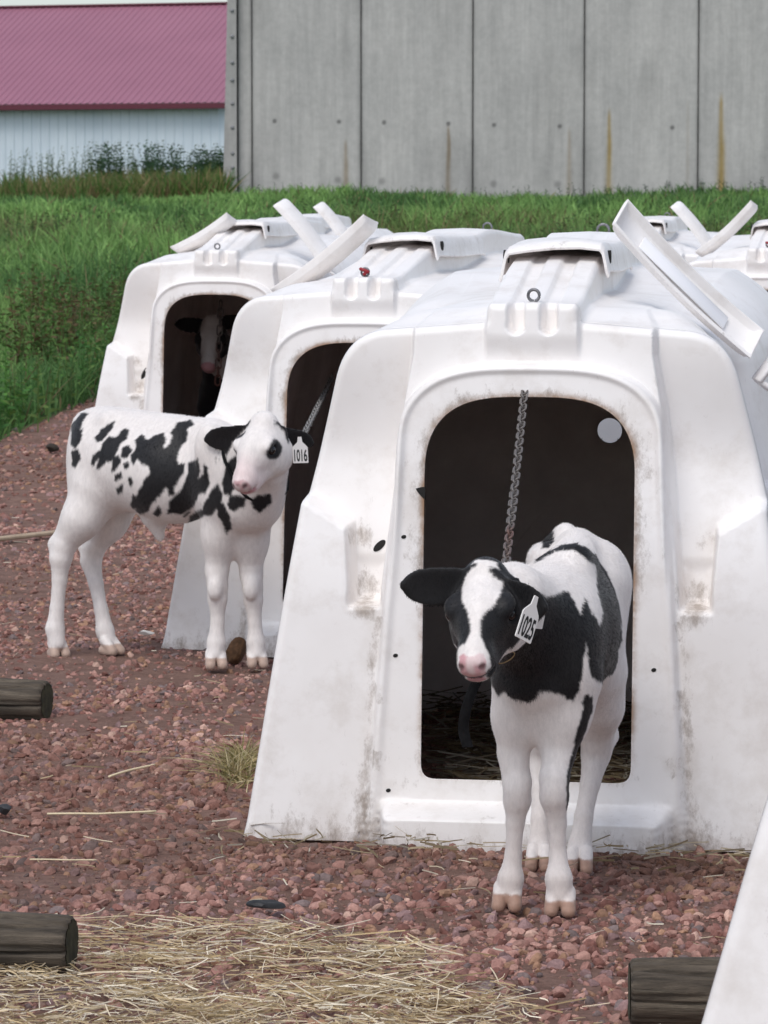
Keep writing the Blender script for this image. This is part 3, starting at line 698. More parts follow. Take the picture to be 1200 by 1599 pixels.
class Body:
    def __init__(s): s.p = []
    def cap(s, a, b_, ra, rb, lab='torso', k=.03): s.p.append(('c', np.array(a, float), np.array(b_, float), ra, rb, lab, k)); return s
    def ell(s, c, rad, lab='torso', k=.03, R=None, sub=False): s.p.append(('e', np.array(c, float), np.array(rad, float), np.eye(3) if R is None else np.asarray(R, float), sub, lab, k)); return s
    def ear(s, root, tip, wid, nrm, lab, k=.008, cup=6.0, thick=.0058): s.p.append(('r', np.array(root, float), np.array(tip, float), wid, np.array(nrm, float), lab, k, cup, thick)); return s
    def chain(s, pts, rad, lab, k=.02):
        for i in range(len(pts)-1): s.cap(pts[i], pts[i+1], rad[i], rad[i+1], lab, k)
        return s
    def bounds(s):
        lo, hi = [], []
        for p in s.p:
            if p[0] == 'c': r = max(p[3], p[4]); lo.append(np.minimum(p[1], p[2])-r); hi.append(np.maximum(p[1], p[2])+r)
            elif p[0] == 'e':
                if p[4]: continue
                r = np.abs(p[3]) @ p[2]; lo.append(p[1]-r); hi.append(p[1]+r)
            else: lo.append(np.minimum(p[1], p[2])-p[3]); hi.append(np.maximum(p[1], p[2])+p[3])
        return np.min(lo, 0), np.max(hi, 0)
    def build(s, h, floor=None):
        lo, hi = s.bounds(); org = lo-.03; n = np.ceil((hi-lo+.06)/h).astype(int)+1
        Fg = np.full(n, .5, np.float32); L = np.zeros(n, np.int8); Ld = np.full(n, 1.0, np.float32); labs = []
        axs = [org[i]+h*np.arange(n[i]) for i in range(3)]
        for p in s.p:
            lab, k = p[5], p[6]
            if lab not in labs: labs.append(lab)
            li = labs.index(lab)
            if p[0] == 'c': r = max(p[3], p[4]); a, b_ = np.minimum(p[1], p[2])-r, np.maximum(p[1], p[2])+r
            elif p[0] == 'e': r = np.abs(p[3]) @ p[2]; a, b_ = p[1]-r, p[1]+r
            else: a, b_ = np.minimum(p[1], p[2])-p[3], np.maximum(p[1], p[2])+p[3]
            i0 = np.clip(np.floor((a-k-.02-org)/h).astype(int), 0, n-1); i1 = np.clip(np.ceil((b_+k+.02-org)/h).astype(int)+1, 1, n)
            sl = tuple(slice(i0[i], i1[i]) for i in range(3))
            G = np.stack(np.meshgrid(*[axs[i][sl[i]] for i in range(3)], indexing='ij'), -1).astype(np.float32)
            if p[0] == 'c':
                ab = p[2]-p[1]; t_ = np.clip(((G-p[1])@ab)/(ab@ab+1e-12), 0, 1)
                d = np.linalg.norm(G-p[1]-t_[..., None]*ab, axis=-1)-(p[3]+(p[4]-p[3])*t_)
            elif p[0] == 'e':
                q = (G-p[1])@p[3]; k0 = np.linalg.norm(q/p[2], axis=-1); k1 = np.linalg.norm(q/(p[2]**2), axis=-1)+1e-9; d = k0*(k0-1)/k1
            else:
                u = p[2]-p[1]; Ln = np.linalg.norm(u); u = u/Ln; w3 = p[4]-u*(u@p[4]); w3 /= np.linalg.norm(w3); v3 = np.cross(w3, u)
                q = G-p[1]; x = q@u/Ln; y = q@v3; zc = q@w3
                xc = np.clip(x, 0, 1); prof = p[3]*.5*np.clip(.50+.9*smooth(.05, .55, xc)*.56-.10*np.clip(xc-.70, 0, 1), .12, 1.3)*np.sqrt(np.clip(1-np.clip((xc-.74)/.27, 0, 1)**2, .03, 1))
                zc = zc - p[7]*y**2*(1-.3*xc)
                e = np.sqrt((y/prof)**2+(zc/p[8])**2+(np.clip(np.abs(x-.5)-.5, 0, 9)*Ln/p[8])**2); d = (e-1)*p[8]*.9
            d = d.astype(np.float32); f = Fg[sl]
            if p[0] == 'e' and p[4]:
                hh = np.clip(k-np.abs(-d-f), 0, None)/max(k, 1e-6); Fg[sl] = np.maximum(f, -d)+hh*hh*k*.25; continue
            hh = np.clip(k-np.abs(d-f), 0, None)/max(k, 1e-6)
            Fg[sl] = np.minimum(f, d)-hh*hh*k*.25
            m = d < Ld[sl]; Ld[sl] = np.where(m, d, Ld[sl]); L[sl] = np.where(m, li, L[sl])
        if floor is not None: Fg = np.maximum(Fg, (floor-axs[2])[None, None, :])
        V, Q = surface_nets(Fg, org, h)
        ii = np.clip(np.round((V-org)/h).astype(int), 0, n-1); lab = L[ii[:, 0], ii[:, 1], ii[:, 2]]
        # relax a little
        E = np.vstack([Q[:, [0, 1]], Q[:, [1, 2]], Q[:, [2, 3]], Q[:, [3, 0]]])
        for _ in range(2):
            acc = np.zeros_like(V); c = np.zeros(len(V)); 
            for d_ in range(3): acc[:, d_] = np.bincount(E[:, 0], V[E[:, 1], d_], len(V))+np.bincount(E[:, 1], V[E[:, 0], d_], len(V))
            c = np.bincount(E[:, 0], minlength=len(V))+np.bincount(E[:, 1], minlength=len(V)); V = V*.5+.5*acc/np.maximum(c, 1)[:, None]
        Nn = np.zeros_like(V); fn = np.cross(V[Q[:, 2]]-V[Q[:, 0]], V[Q[:, 3]]-V[Q[:, 1]])
        for k_ in range(4):
            for d_ in range(3): Nn[:, d_] += np.bincount(Q[:, k_], fn[:, d_], len(V))
        Nn /= np.linalg.norm(Nn, axis=1, keepdims=True)+1e-12
        return V, Q, np.array(labs)[lab], Nn

def frame(f, up):
    f = f/np.linalg.norm(f); u = up-f*(f@up); u /= np.linalg.norm(u); r = np.cross(f, u); return np.stack([r, f, u], 1)   # columns: right, forward, up

def add_head(B, poll, muzzle, up, ears, L0=.245):
    """Head from poll to muzzle tip. ears: list of (root, tip, width, normal)."""
    R = frame(muzzle-poll, up); sc = np.linalg.norm(muzzle-poll)/L0; W = lambda *p: poll + R @ (np.array(p)*sc)
    e = lambda c, r, k=.02, sub=False, lab='head': B.ell(W(*c), np.array(r)*sc, lab, k, R, sub)
    e((0, .045, -.012), (.066, .072, .066)); e((0, .008, .038), (.040, .036, .032), .03)
    e((0, .095, -.002), (.066, .065, .054), .03)
    B.cap(W(0, .09, .010), W(0, .185, -.006), .045*sc, .034*sc, 'head', .03)
    B.cap(W(0, .12, .030), W(0, .19, .010), .020*sc, .018*sc, 'head', .03)
    e((0, .212, -.012), (.037, .034, .033), .02); e((0, .232, -.002), (.028, .016, .021), .014)
    e((0, .210, -.038), (.029, .028, .016), .012)                                     # lower lip
    for s in (-1, 1):
        B.cap(W(s*.034, .050, -.072), W(s*.012, .190, -.042), .032*sc, .019*sc, 'head', .03)
        e((s*.050, .068, -.052), (.025, .052, .048), .025)                              # cheek
        e((s*.053, .096, .031), (.021, .028, .018), .014)                               # brow
        e((s*.0655, .100, .012), (.012, .019, .012), .006, True)                        # eye socket
        e((s*.0205, .2475, .004), (.0075, .008, .0052), .004, True)                     # nostril
        e((s*.030, .2465, .000), (.004, .010, .0035), .003, True)
    e((0, .226, -.0315), (.052, .030, .0022), .003, True)                               # mouth line
    for (root, tip, wd, nr, lab) in ears: B.ear(W(*root) if len(root) == 3 and lab != 'w' else root, tip, wd, nr, 'ear')
    return R, W, sc

def hoof(B, p, fwd, s=1.0):
    f = np.array([fwd[0], fwd[1], 0.]); f /= np.linalg.norm(f); r = np.array([f[1], -f[0], 0])
    for a in (-1, 1):
        B.cap(p+r*a*.0125*s+np.array([0, 0, .042])-f*.006, p+r*a*.0145*s+f*.022*s+np.array([0, 0, .010]), .0130*s, .0122*s, 'hoof', .002)
        B.cap(p+r*a*.0125*s-f*.012*s+np.array([0, 0, .012]), p+r*a*.0145*s+f*.022*s+np.array([0, 0, .008]), .0120*s, .0116*s, 'hoof', .002)
    return B

def in_poly(u, v, poly):
    poly = np.array(poly, float); c = np.zeros(len(u), bool); j = len(poly)-1
    for i in range(len(poly)):
        (x1, y1), (x2, y2) = poly[i], poly[j]
        c ^= ((y1 > v) != (y2 > v)) & (u < (x2-x1)*(v-y1)/(y2-y1+1e-12)+x1); j = i
    return c

WHITE = np.array(srgb(236, 230, 226)); BLACK = np.array([.0095, .0092, .0105]); PINK = np.array(srgb(214, 160, 164)); HOOF = np.array(srgb(176, 142, 124))
coat_m, t, b = new_mat('calf_coat')
b.inputs['Roughness'].default_value = .52; b.inputs['Specular IOR Level'].default_value = .28
b.inputs['Sheen Weight'].default_value = .15; b.inputs['Sheen Roughness'].default_value = .5
nz_ = noise(t, 90, 5, .7, stretch=(1, 1, .35)); r = ramp(t, nz_.outputs[0], [(.3, .86), (.7, 1.04)])
t.links.new(mixc(t, 1.0, attr(t, 'col').outputs['Color'], r.outputs[0], 'MULTIPLY'), b.inputs['Base Color']); bump(t, b, nz_.outputs[0], .22, .006)
hair_m, t, b = new_mat('calf_hair'); b.inputs['Roughness'].default_value = .55; b.inputs['Specular IOR Level'].default_value = .15
t.links.new(attr(t, 'col').outputs['Color'], b.inputs['Base Color'])
eye_m = flat_mat('eye_wet', (.008, .007, .008), .06, spec=.7)
tag_m = flat_mat('ear_tag_plastic', srgb(226, 222, 218), .4); ink_m = flat_mat('black_ink', (.01, .01, .01), .6)
strap_m = flat_mat('dark_strap', (.010, .010, .011), .8, spec=.12, nscale=90, var=.4)

def fur(V, Q, col, lab, Nn, root, n, length, name='coat'):
    fa = .5*np.linalg.norm(np.cross(V[Q[:, 2]]-V[Q[:, 0]], V[Q[:, 3]]-V[Q[:, 1]]), axis=1)
    hard = (lab[Q[:, 0]] == 'hoof') | (lab[Q[:, 0]] == 'nose'); fa = fa*(~hard)
    k = RNG.choice(len(Q), n, p=fa/fa.sum()); wgt = RNG.random((n, 4))**1.2; wgt /= wgt.sum(1, keepdims=True)
    p = np.einsum('nk,nkd->nd', wgt, V[Q[k]]); nn = np.einsum('nk,nkd->nd', wgt, Nn[Q[k]]); nn /= np.linalg.norm(nn, axis=1, keepdims=True)+1e-9
    cc = np.einsum('nk,nkd->nd', wgt, col[Q[k]])
    flow = np.array([.15, .35, -1.0])+.30*RNG.normal(size=(n, 3)); flow -= nn*(flow*nn).sum(1, keepdims=True); flow /= np.linalg.norm(flow, axis=1, keepdims=True)+1e-9
    hl = lab[Q[k][:, 0]]; short = np.where(np.isin(hl, ['head', 'leg']), .6, 1.0)*np.where(hl == 'ear', .8, 1)
    d = nn*(.22+.18*RNG.random((n, 1)))+flow; d /= np.linalg.norm(d, axis=1, keepdims=True); L = length*short*(.5+.8*RNG.random(n))
    sd = np.cross(d, nn); sd /= np.linalg.norm(sd, axis=1, keepdims=True)+1e-9
    tip = p+d*L[:, None]; w_ = .00055
    VV = np.stack([p-sd*w_-nn*.001, p+sd*w_-nn*.001, tip], 1).reshape(-1, 3); T = np.arange(3*n).reshape(-1, 3)
    o = mesh_np(name, VV, T, hair_m, {'col': np.repeat(cc*(.93+.12*RNG.random((n, 1))), 3, 0)}, root, shade=False)
    return tag(o, kind='stuff')

def soften(Q, col, it=1):
    E = np.vstack([Q[:, [0, 1]], Q[:, [1, 2]], Q[:, [2, 3]], Q[:, [3, 0]]]); n = len(col); c = np.bincount(E[:, 0], minlength=n)+np.bincount(E[:, 1], minlength=n)
    for _ in range(it): col = col*.4+.6*np.stack([np.bincount(E[:, 0], col[E[:, 1], d], n)+np.bincount(E[:, 1], col[E[:, 0], d], n) for d in range(3)], 1)/np.maximum(c, 1)[:, None]
    return col
def sheet(centre, s, px0, py0, dirv):
    """Flat pattern sheet of a calf: looks along dirv through `centre`; returns u, v of points."""
    def f(p):
        q = p - dirv*((p-centre)[:, 1:2]/dirv[1]); return px0+(q[:, 0]-centre[0])*s, py0-(q[:, 2]-centre[2])*s
    return f
def jitter(p, amp, scale):
    return np.stack([fbm(p+3, scale, 2)-.5, fbm(p+11, scale, 2)-.5], 1)*2*amp
def ear_tag(parent, corners, number):
    """Flat plastic tag with a narrow neck: corners = top, and the lower edge left/right, in calf space."""
    top, bl, br = map(np.array, corners); y = top-(bl+br)/2; Lh = np.linalg.norm(y); y /= Lh; x = br-bl; W = np.linalg.norm(x); x -= y*(x@y); x /= np.linalg.norm(x); z = np.cross(x, y)
    o2 = (bl+br)/2; prof = [(-.5, .02), (-.47, 0), (.47, 0), (.5, .02), (.5, .58), (.44, .64), (.16, .80), (.11, 1.0), (-.11, 1.0), (-.16, .80), (-.44, .64), (-.5, .58)]
    P2 = np.array([(a*W, b_*Lh) for a, b_ in prof]); n = len(P2); th_ = .0014
    V = np.vstack([o2+P2[:, :1]*x+P2[:, 1:]*y+z*th_, o2+P2[:, :1]*x+P2[:, 1:]*y-z*th_])
    me = bpy.data.meshes.new('ear_tag'); me.from_pydata([tuple(v) for v in V], [], [tuple(range(n)), tuple(range(2*n-1, n-1, -1))]+[(i, i+n, (i+1) % n+n, (i+1) % n) for i in range(n)]); me.materials.append(tag_m)
    o = bpy.data.objects.new('ear_tag', me); C.objects.link(o); o.parent = parent
    if not number: return o
    cu = bpy.data.curves.new('number', 'FONT'); cu.body = number; cu.size = 1; cu.align_x = 'CENTER'; cu.extrude = .002; cu.offset = .022
    tmp = bpy.data.objects.new('number', cu); C.objects.link(tmp); dg = bpy.context.evaluated_depsgraph_get(); tm = bpy.data.meshes.new_from_object(tmp.evaluated_get(dg)); bpy.data.objects.remove(tmp)
    co = np.array([v.co[:] for v in tm.vertices]); mn, mx_ = co.min(0), co.max(0)
    u = (co[:, 0]-(mn[0]+mx_[0])/2)/(mx_[0]-mn[0])*W*.86; v = (co[:, 1]-mn[1])/(mx_[1]-mn[1])*Lh*.46+Lh*.06
    pts = o2+u[:, None]*x+v[:, None]*y+z*(th_+.0003+.0003*(co[:, 2:] > 0))
    tm.vertices.foreach_set('co', pts.astype(np.float32).ravel()); tm.materials.clear(); tm.materials.append(ink_m); tm.update()
    q = bpy.data.objects.new('number', tm); C.objects.link(q); q.parent = o; return o
def link_chain(a, b_, sag, step, wire, label, mat):
    a, b_ = np.array(a), np.array(b_); n = max(3, int(np.linalg.norm(b_-a)/step)); mb = MB(); k = np.linspace(0, 1, n+1)
    pts = a+(b_-a)*k[:, None]; pts[:, 2] -= sag*4*k*(1-k)
    for i in range(n):
        p, q = pts[i], pts[i+1]; d = q-p; d /= np.linalg.norm(d); s1 = np.cross(d, [.9, .3, .1]); s1 /= np.linalg.norm(s1); s2 = np.cross(d, s1)
        ang_ = (math.pi/2 if i % 2 else 0)+.5+.12*RNG.normal(); sd = s1*math.cos(ang_)+s2*math.sin(ang_); c = (p+q)/2; hl = step*.70; hw = step*.36
        a_ = np.linspace(0, 2*np.pi, 18, endpoint=False); ca, sa = np.cos(a_), np.sin(a_)
        mb.tube(c+np.outer(np.sign(ca)*(hl-hw)+ca*hw, d)+np.outer(sa*hw, sd), wire, 7, closed=True, up=tuple(np.cross(d, sd)))
    o = mb.obj('chain', mat); return tag(o, label, 'chain', 'tether chains of the calves')
chain_m, t, b = new_mat('chain_steel'); nn = noise(t, 2.2, 3); r = ramp(t, nn.outputs[0], [(.45, srgb(112, 107, 104)), (.58, srgb(108, 72, 62))])
t.links.new(r.outputs[0], b.inputs['Base Color']); b.inputs['Roughness'].default_value = .55; b.inputs['Metallic'].default_value = .35
grey_chain_m = flat_mat('grey_chain_steel', srgb(140, 138, 136), .5, .4, nscale=80)
# ------------------------------------------------------------------ calf 1025: black and white, in front of the doorway
Zc = lambda pts: [(600+x/3, 800+y/3) for x, y in pts]
def calf_a():
    org = np.array([P(860, 1400, 7.1)[0], 7.1, 0.0]); p = lambda x, y, d: P(x, y, d)-org
    B = Body()
    # trunk
    B.ell(p(860, 990, 7.00), (.090, .165, .145), 'torso', .05)
    B.ell(p(884, 955, 7.10), (.085, .16, .115), 'torso', .06)
    B.ell(p(893, 980, 7.22), (.098, .20, .136), 'torso', .06)
    B.ell(p(901, 935, 7.40), (.102, .13, .118), 'torso', .06)
    B.ell(p(868, 902, 7.43), (.055, .10, .060), 'torso', .06); B.ell(p(936, 900, 7.40), (.055, .10, .062), 'torso', .06)
    B.cap(p(898, 872, 7.02), p(900, 852, 7.35), .030, .034, 'torso', .05)
    B.cap(p(884, 836, 7.50), p(862, 850, 7.56), .026, .020, 'torso', .03)
    B.ell(p(848, 1066, 6.93), (.062, .09, .058), 'torso', .05)
    B.ell(p(825, 1020, 6.93), (.046, .09, .095), 'torso', .05); B.ell(p(896, 1020, 6.94), (.048, .10, .105), 'torso', .05)
    for x_ in (822, 858): B.cap(p(x_, 1075, 6.865), p(838, 1135, 6.905), .026, .012, 'torso', .018)      # breast folds
    B.cap(p(934, 1165, 7.41), p(951, 1150, 7.45), .024, .017, 'leg', .015); B.cap(p(951, 1150, 7.45), p(950, 1095, 7.44), .016, .020, 'leg', .02)
    B.cap(p(845, 1170, 7.45), p(846, 1150, 7.49), .022, .016, 'leg', .015)
    for x_, y_, d_ in ((846, 868, 7.38), (942, 872, 7.36)): B.ell(p(x_, y_, d_), (.026, .03, .024), 'torso', .03)
    for x_, d_ in ((808, 6.915), (866, 6.865)): B.ell(p(x_, 1234, d_), (.024, .018, .028), 'leg', .012)
    # neck
    B.cap(p(852, 972, 6.93), p(802, 930, 6.79), .082, .064, 'neck', .05); B.cap(p(842, 1025, 6.92), p(798, 975, 6.78), .052, .044, 'neck', .05)
    # legs
    B.chain([p(813, 1065, 6.93), p(807, 1120, 6.94), p(803, 1175, 6.94)], [.054, .041, .0305], 'leg', .04)
    B.chain([p(801, 1175, 6.94), p(808, 1222, 6.93), p(808, 1250, 6.93), p(805, 1285, 6.935), p(802, 1335, 6.935), p(798, 1372, 6.93), p(796, 1398, 6.925)], [.0300, .0275, .0265, .0175, .0155, .0245, .0228], 'leg', .008)
    B.chain([p(889, 1065, 6.92), p(882, 1120, 6.91), p(873, 1175, 6.90)], [.054, .042, .0320], 'leg', .04)
    B.chain([p(874, 1175, 6.90), p(866, 1215, 6.88), p(866, 1245, 6.88), p(870, 1285, 6.89), p(872, 1335, 6.89), p(873, 1372, 6.88), p(875, 1402, 6.875)], [.0310, .0285, .0275, .0182, .0160, .0255, .0235], 'leg', .008)
    B.ell(p(924, 1018, 7.36), (.064, .12, .120), 'leg', .05)
    B.chain([p(930, 1060, 7.34), p(937, 1105, 7.36), p(934, 1150, 7.40)], [.062, .042, .030], 'leg', .04)
    B.chain([p(934, 1150, 7.40), p(931, 1178, 7.41), p(922, 1225, 7.385), p(912, 1275, 7.36), p(906, 1325, 7.345), p(905, 1352, 7.33)], [.0320, .0300, .0200, .0185, .0245, .0220], 'leg', .008)
    B.ell(p(868, 1020, 7.40), (.070, .11, .115), 'leg', .05)
    B.chain([p(860, 1060, 7.38), p(852, 1110, 7.40), p(845, 1155, 7.44)], [.070, .045, .029], 'leg', .04)
    B.chain([p(845, 1155, 7.44), p(844, 1180, 7.45), p(844, 1230, 7.42), p(844, 1280, 7.39), p(843, 1325, 7.37), p(842, 1350, 7.355)], [.0290, .0275, .0195, .0185, .0240, .0215], 'leg', .008)
    fw = (-.12, -1)
    g = lambda x, d: np.array([p(x, 1400, d)[0], d-org[1], 0.0])
    for x, d, s in ((793, 6.925, 1.12), (876, 6.875, 1.16), (905, 7.315, 1.1), (842, 7.34, 1.05)): hoof(B, g(x, d)+[0, 0, .004], fw, s)
    # head
    poll, muz = p(764, 912, 6.75), p(737, 1045, 6.575)
    ears = [((-.062, .012, .000), p(629, 914, 6.72), .078, np.array([.05, -1, -.15]), 'ear'),
            ((.060, .004, .006), p(853, 950, 6.66), .085, np.array([.05, -1, -.25]), 'ear')]
    R, W, sc = add_head(B, poll, muz, np.array([-.05, 0, 1.]), ears)
    V, Q, lab, Nn = B.build(.0036, floor=.002)
    # coat
    sh = sheet(p(870, 980, 7.1), F_PX/7.1, 870, 980, (lambda q: q/q[1])(P(870, 980, 7.1)-np.array([0, 0, CAM_H])))
    u, v = sh(V); j = jitter(V*[1, 1, .45], 4.5, 34)+jitter(V, 2, 120); u = u+j[:, 0]; v = v+j[:, 1]
    blk = np.zeros(len(V), bool); body = ~np.isin(lab, ['head', 'ear'])
    main = Zc([(440, 760), (500, 600), (560, 380), (700, 380), (770, 398), (860, 368), (890, 430), (918, 480), (935, 395), (962, 455), (1002, 538), (1016, 470), (1000, 380), (985, 250), (920, 192), (860, 172), (790, 196), (722, 240), (718, 216), (760, 182), (850, 148), (900, 146), (985, 190), (1050, 270), (1092, 360), (1116, 480), (1126, 600), (1106, 640), (1110, 700), (1082, 770), (1012, 800), (968, 768), (956, 700), (946, 600), (930, 740), (918, 830), (882, 872), (820, 850), (730, 818), (720, 862), (690, 886), (600, 870), (566, 838), (548, 862), (508, 815)])
    blk |= body & in_poly(u, v, main)
    blk |= body & in_poly(u, v, Zc([(930, 850), (950, 842), (968, 890), (955, 960), (925, 1000)]))
    blk |= (lab == 'leg') & in_poly(u, v, [(903, 1078), (923, 1085), (923, 1110), (910, 1150), (901, 1190), (897, 1290), (885, 1285), (887, 1240), (888, 1205), (893, 1170), (902, 1130), (908, 1100)]) & (V[:, 1] < .0)
    blk |= body & in_poly(u, v, [(845, 850), (852, 815), (864, 812), (866, 838), (858, 850)])
    far = smooth(.0, .05, V[:, 0]-(V[:, 1]*.16+.03)) < .5                        # off side carries its own blotches
    # head: white blaze, the rest black
    hd = np.isin(lab, ['head', 'ear']); q = (V-poll)@R/sc
    hx, hy, hz = q[:, 0]+.010*(fbm(q, 60, 2)-.5), q[:, 1]+.012*(fbm(q+4, 60, 2)-.5), q[:, 2]
    wl = np.interp(hy, [-.02, .02, .05, .09, .125, .155, .18, .2, .215], [.008, .032, .041, .038, .024, .011, .009, .018, .030])
    blaze = (np.abs(hx+.004) < wl) & (hy > .000) & (hz > -.012)
    nosew = (hy > .203) & (hz > -.020) & (np.abs(hx-.004) < .029)
    lipw = (hz < -.032) & (hy > .200) & (np.abs(hx) < .022)
    jaw = (hz < -.055) & (hy > .06) & (np.abs(hx) > .0)
    blk |= hd & ~(blaze | nosew | lipw | jaw)
    blk |= (lab == 'ear')
    col = np.where(blk[:, None], BLACK, WHITE)
    dirty = fbm(V, 9, 3)[:, None]; leglow = smooth(.28, .02, V[:, 2])[:, None]
    col = np.where(blk[:, None], col, col*(1-.28*leglow*dirty)+np.array(srgb(176, 140, 116))*(.28*leglow*dirty))
    warm = np.exp(-((u-840)/30)**2-((v-1085)/30)**2)[:, None]*body[:, None]
    nose = hd & (hy > .222) & (hz > -.020) & (hz < .022) & (np.abs(hx) < .027)
    pk = (nose*(.45+.5*smooth(.32, .55, fbm(q+2, 55, 2))))[:, None]; col = np.where(nose[:, None], WHITE*(1-pk)+PINK*pk*.9, col)
    lip = hd & (hz < -.030) & (hz > -.046) & (hy > .218) & (np.abs(hx) < .018); col = np.where(lip[:, None], PINK*.75, col)
    nos = hd & (np.minimum(np.hypot(q[:, 0]-.022, q[:, 2]-.003), np.hypot(q[:, 0]+.022, q[:, 2]-.003)) < .0075) & (hy > .235); col = np.where(nos[:, None], PINK*.25, col)
    lab = np.where(nose | lip, 'nose', lab)
    hf = (V[:, 2] < .034+.006*(fbm(V, 60, 1)-.5)) & np.isin(lab, ['hoof', 'leg']); col = np.where(hf[:, None], HOOF*(.75+.4*fbm(V*[1, 1, 4], 40, 2)[:, None]), col); lab = np.where(hf, 'hoof', lab)
    ei = (lab == 'ear') & (fbm(V, 40, 2) > .62); col[ei] = BLACK*1.8
    root = empty('calf', org); tag(root, 'black and white calf with a white blaze and ear tag 1025, before a hutch door', 'calf', 'young spotted calves')
    mesh_np('body', V, Q, coat_m, {'col': soften(Q, col)}, root)
    fur(V, Q, col, lab, Nn, root, 130000, .0080)
    for s in (-1, 1):
        mb = MB(); iv, jf = ico(3); mb.add(iv*.0155*sc+W(s*.0580, .100, .012), None, jf); mb.obj('eye', eye_m, root)
    ear_tag(root, (p(838, 931, 6.62), p(804, 996, 6.58), p(829, 1003, 6.61)), '1025')
    ear_tag(root, (p(846, 942, 6.69), p(830, 979, 6.68), p(846, 984, 6.70)), '')
    mb = MB(); sp = np.array([p(775, 1010, 6.78), p(752, 1052, 6.70), p(737, 1080, 6.68), p(727, 1110, 6.68), p(723, 1140, 6.69), p(731, 1167, 6.69)])
    k = np.linspace(0, 5, 26); sp2 = np.stack([np.interp(k, range(6), sp[:, i]) for i in range(3)], 1)
    for _ in range(3): sp2[1:-1] = (sp2[:-2]+2*sp2[1:-1]+sp2[2:])/4
    sd = np.array([.010, -.004, .001]); nn_ = np.array([.0005, .0014, 0])
    Vs = np.stack([sp2-sd+nn_, sp2+sd+nn_, sp2+sd-nn_, sp2-sd-nn_], 1).reshape(-1, 3); mb.add(Vs, grid_faces(26, 4)); mb.add(np.vstack([Vs[:4], Vs[-4:]]), [[0, 3, 2, 1], [4, 5, 6, 7], ]); 
    mb.V.append(np.zeros((0, 3)))
    a = np.linspace(0, 2*np.pi, 40, endpoint=False); cn = p(812, 950, 6.82); ax1 = p(800, 930, 6.79)-p(852, 975, 6.93); ax1 /= np.linalg.norm(ax1); e1 = np.cross(ax1, [0, 0, 1]); e1 /= np.linalg.norm(e1); e2 = np.cross(e1, ax1)
    st = mb.obj('strap', strap_m, root)
    ring = MB().tube([p(790+14*math.cos(q_), 1027+7*math.sin(q_)-6*math.cos(q_), 6.70) for q_ in np.linspace(0, 2*np.pi, 18, endpoint=False)], .0013, 6, closed=True)
    ring.obj('collar_ring', flat_mat('tarnished_brass', srgb(150, 130, 96), .4, .5), root)
    return root
calf_a()
link_chain(P(824, 560, 8.0), P(787, 905, 6.84), .02, .0235, .0023, 'long chain, rusty above and grey below, reaching the calf tagged 1025', chain_m)

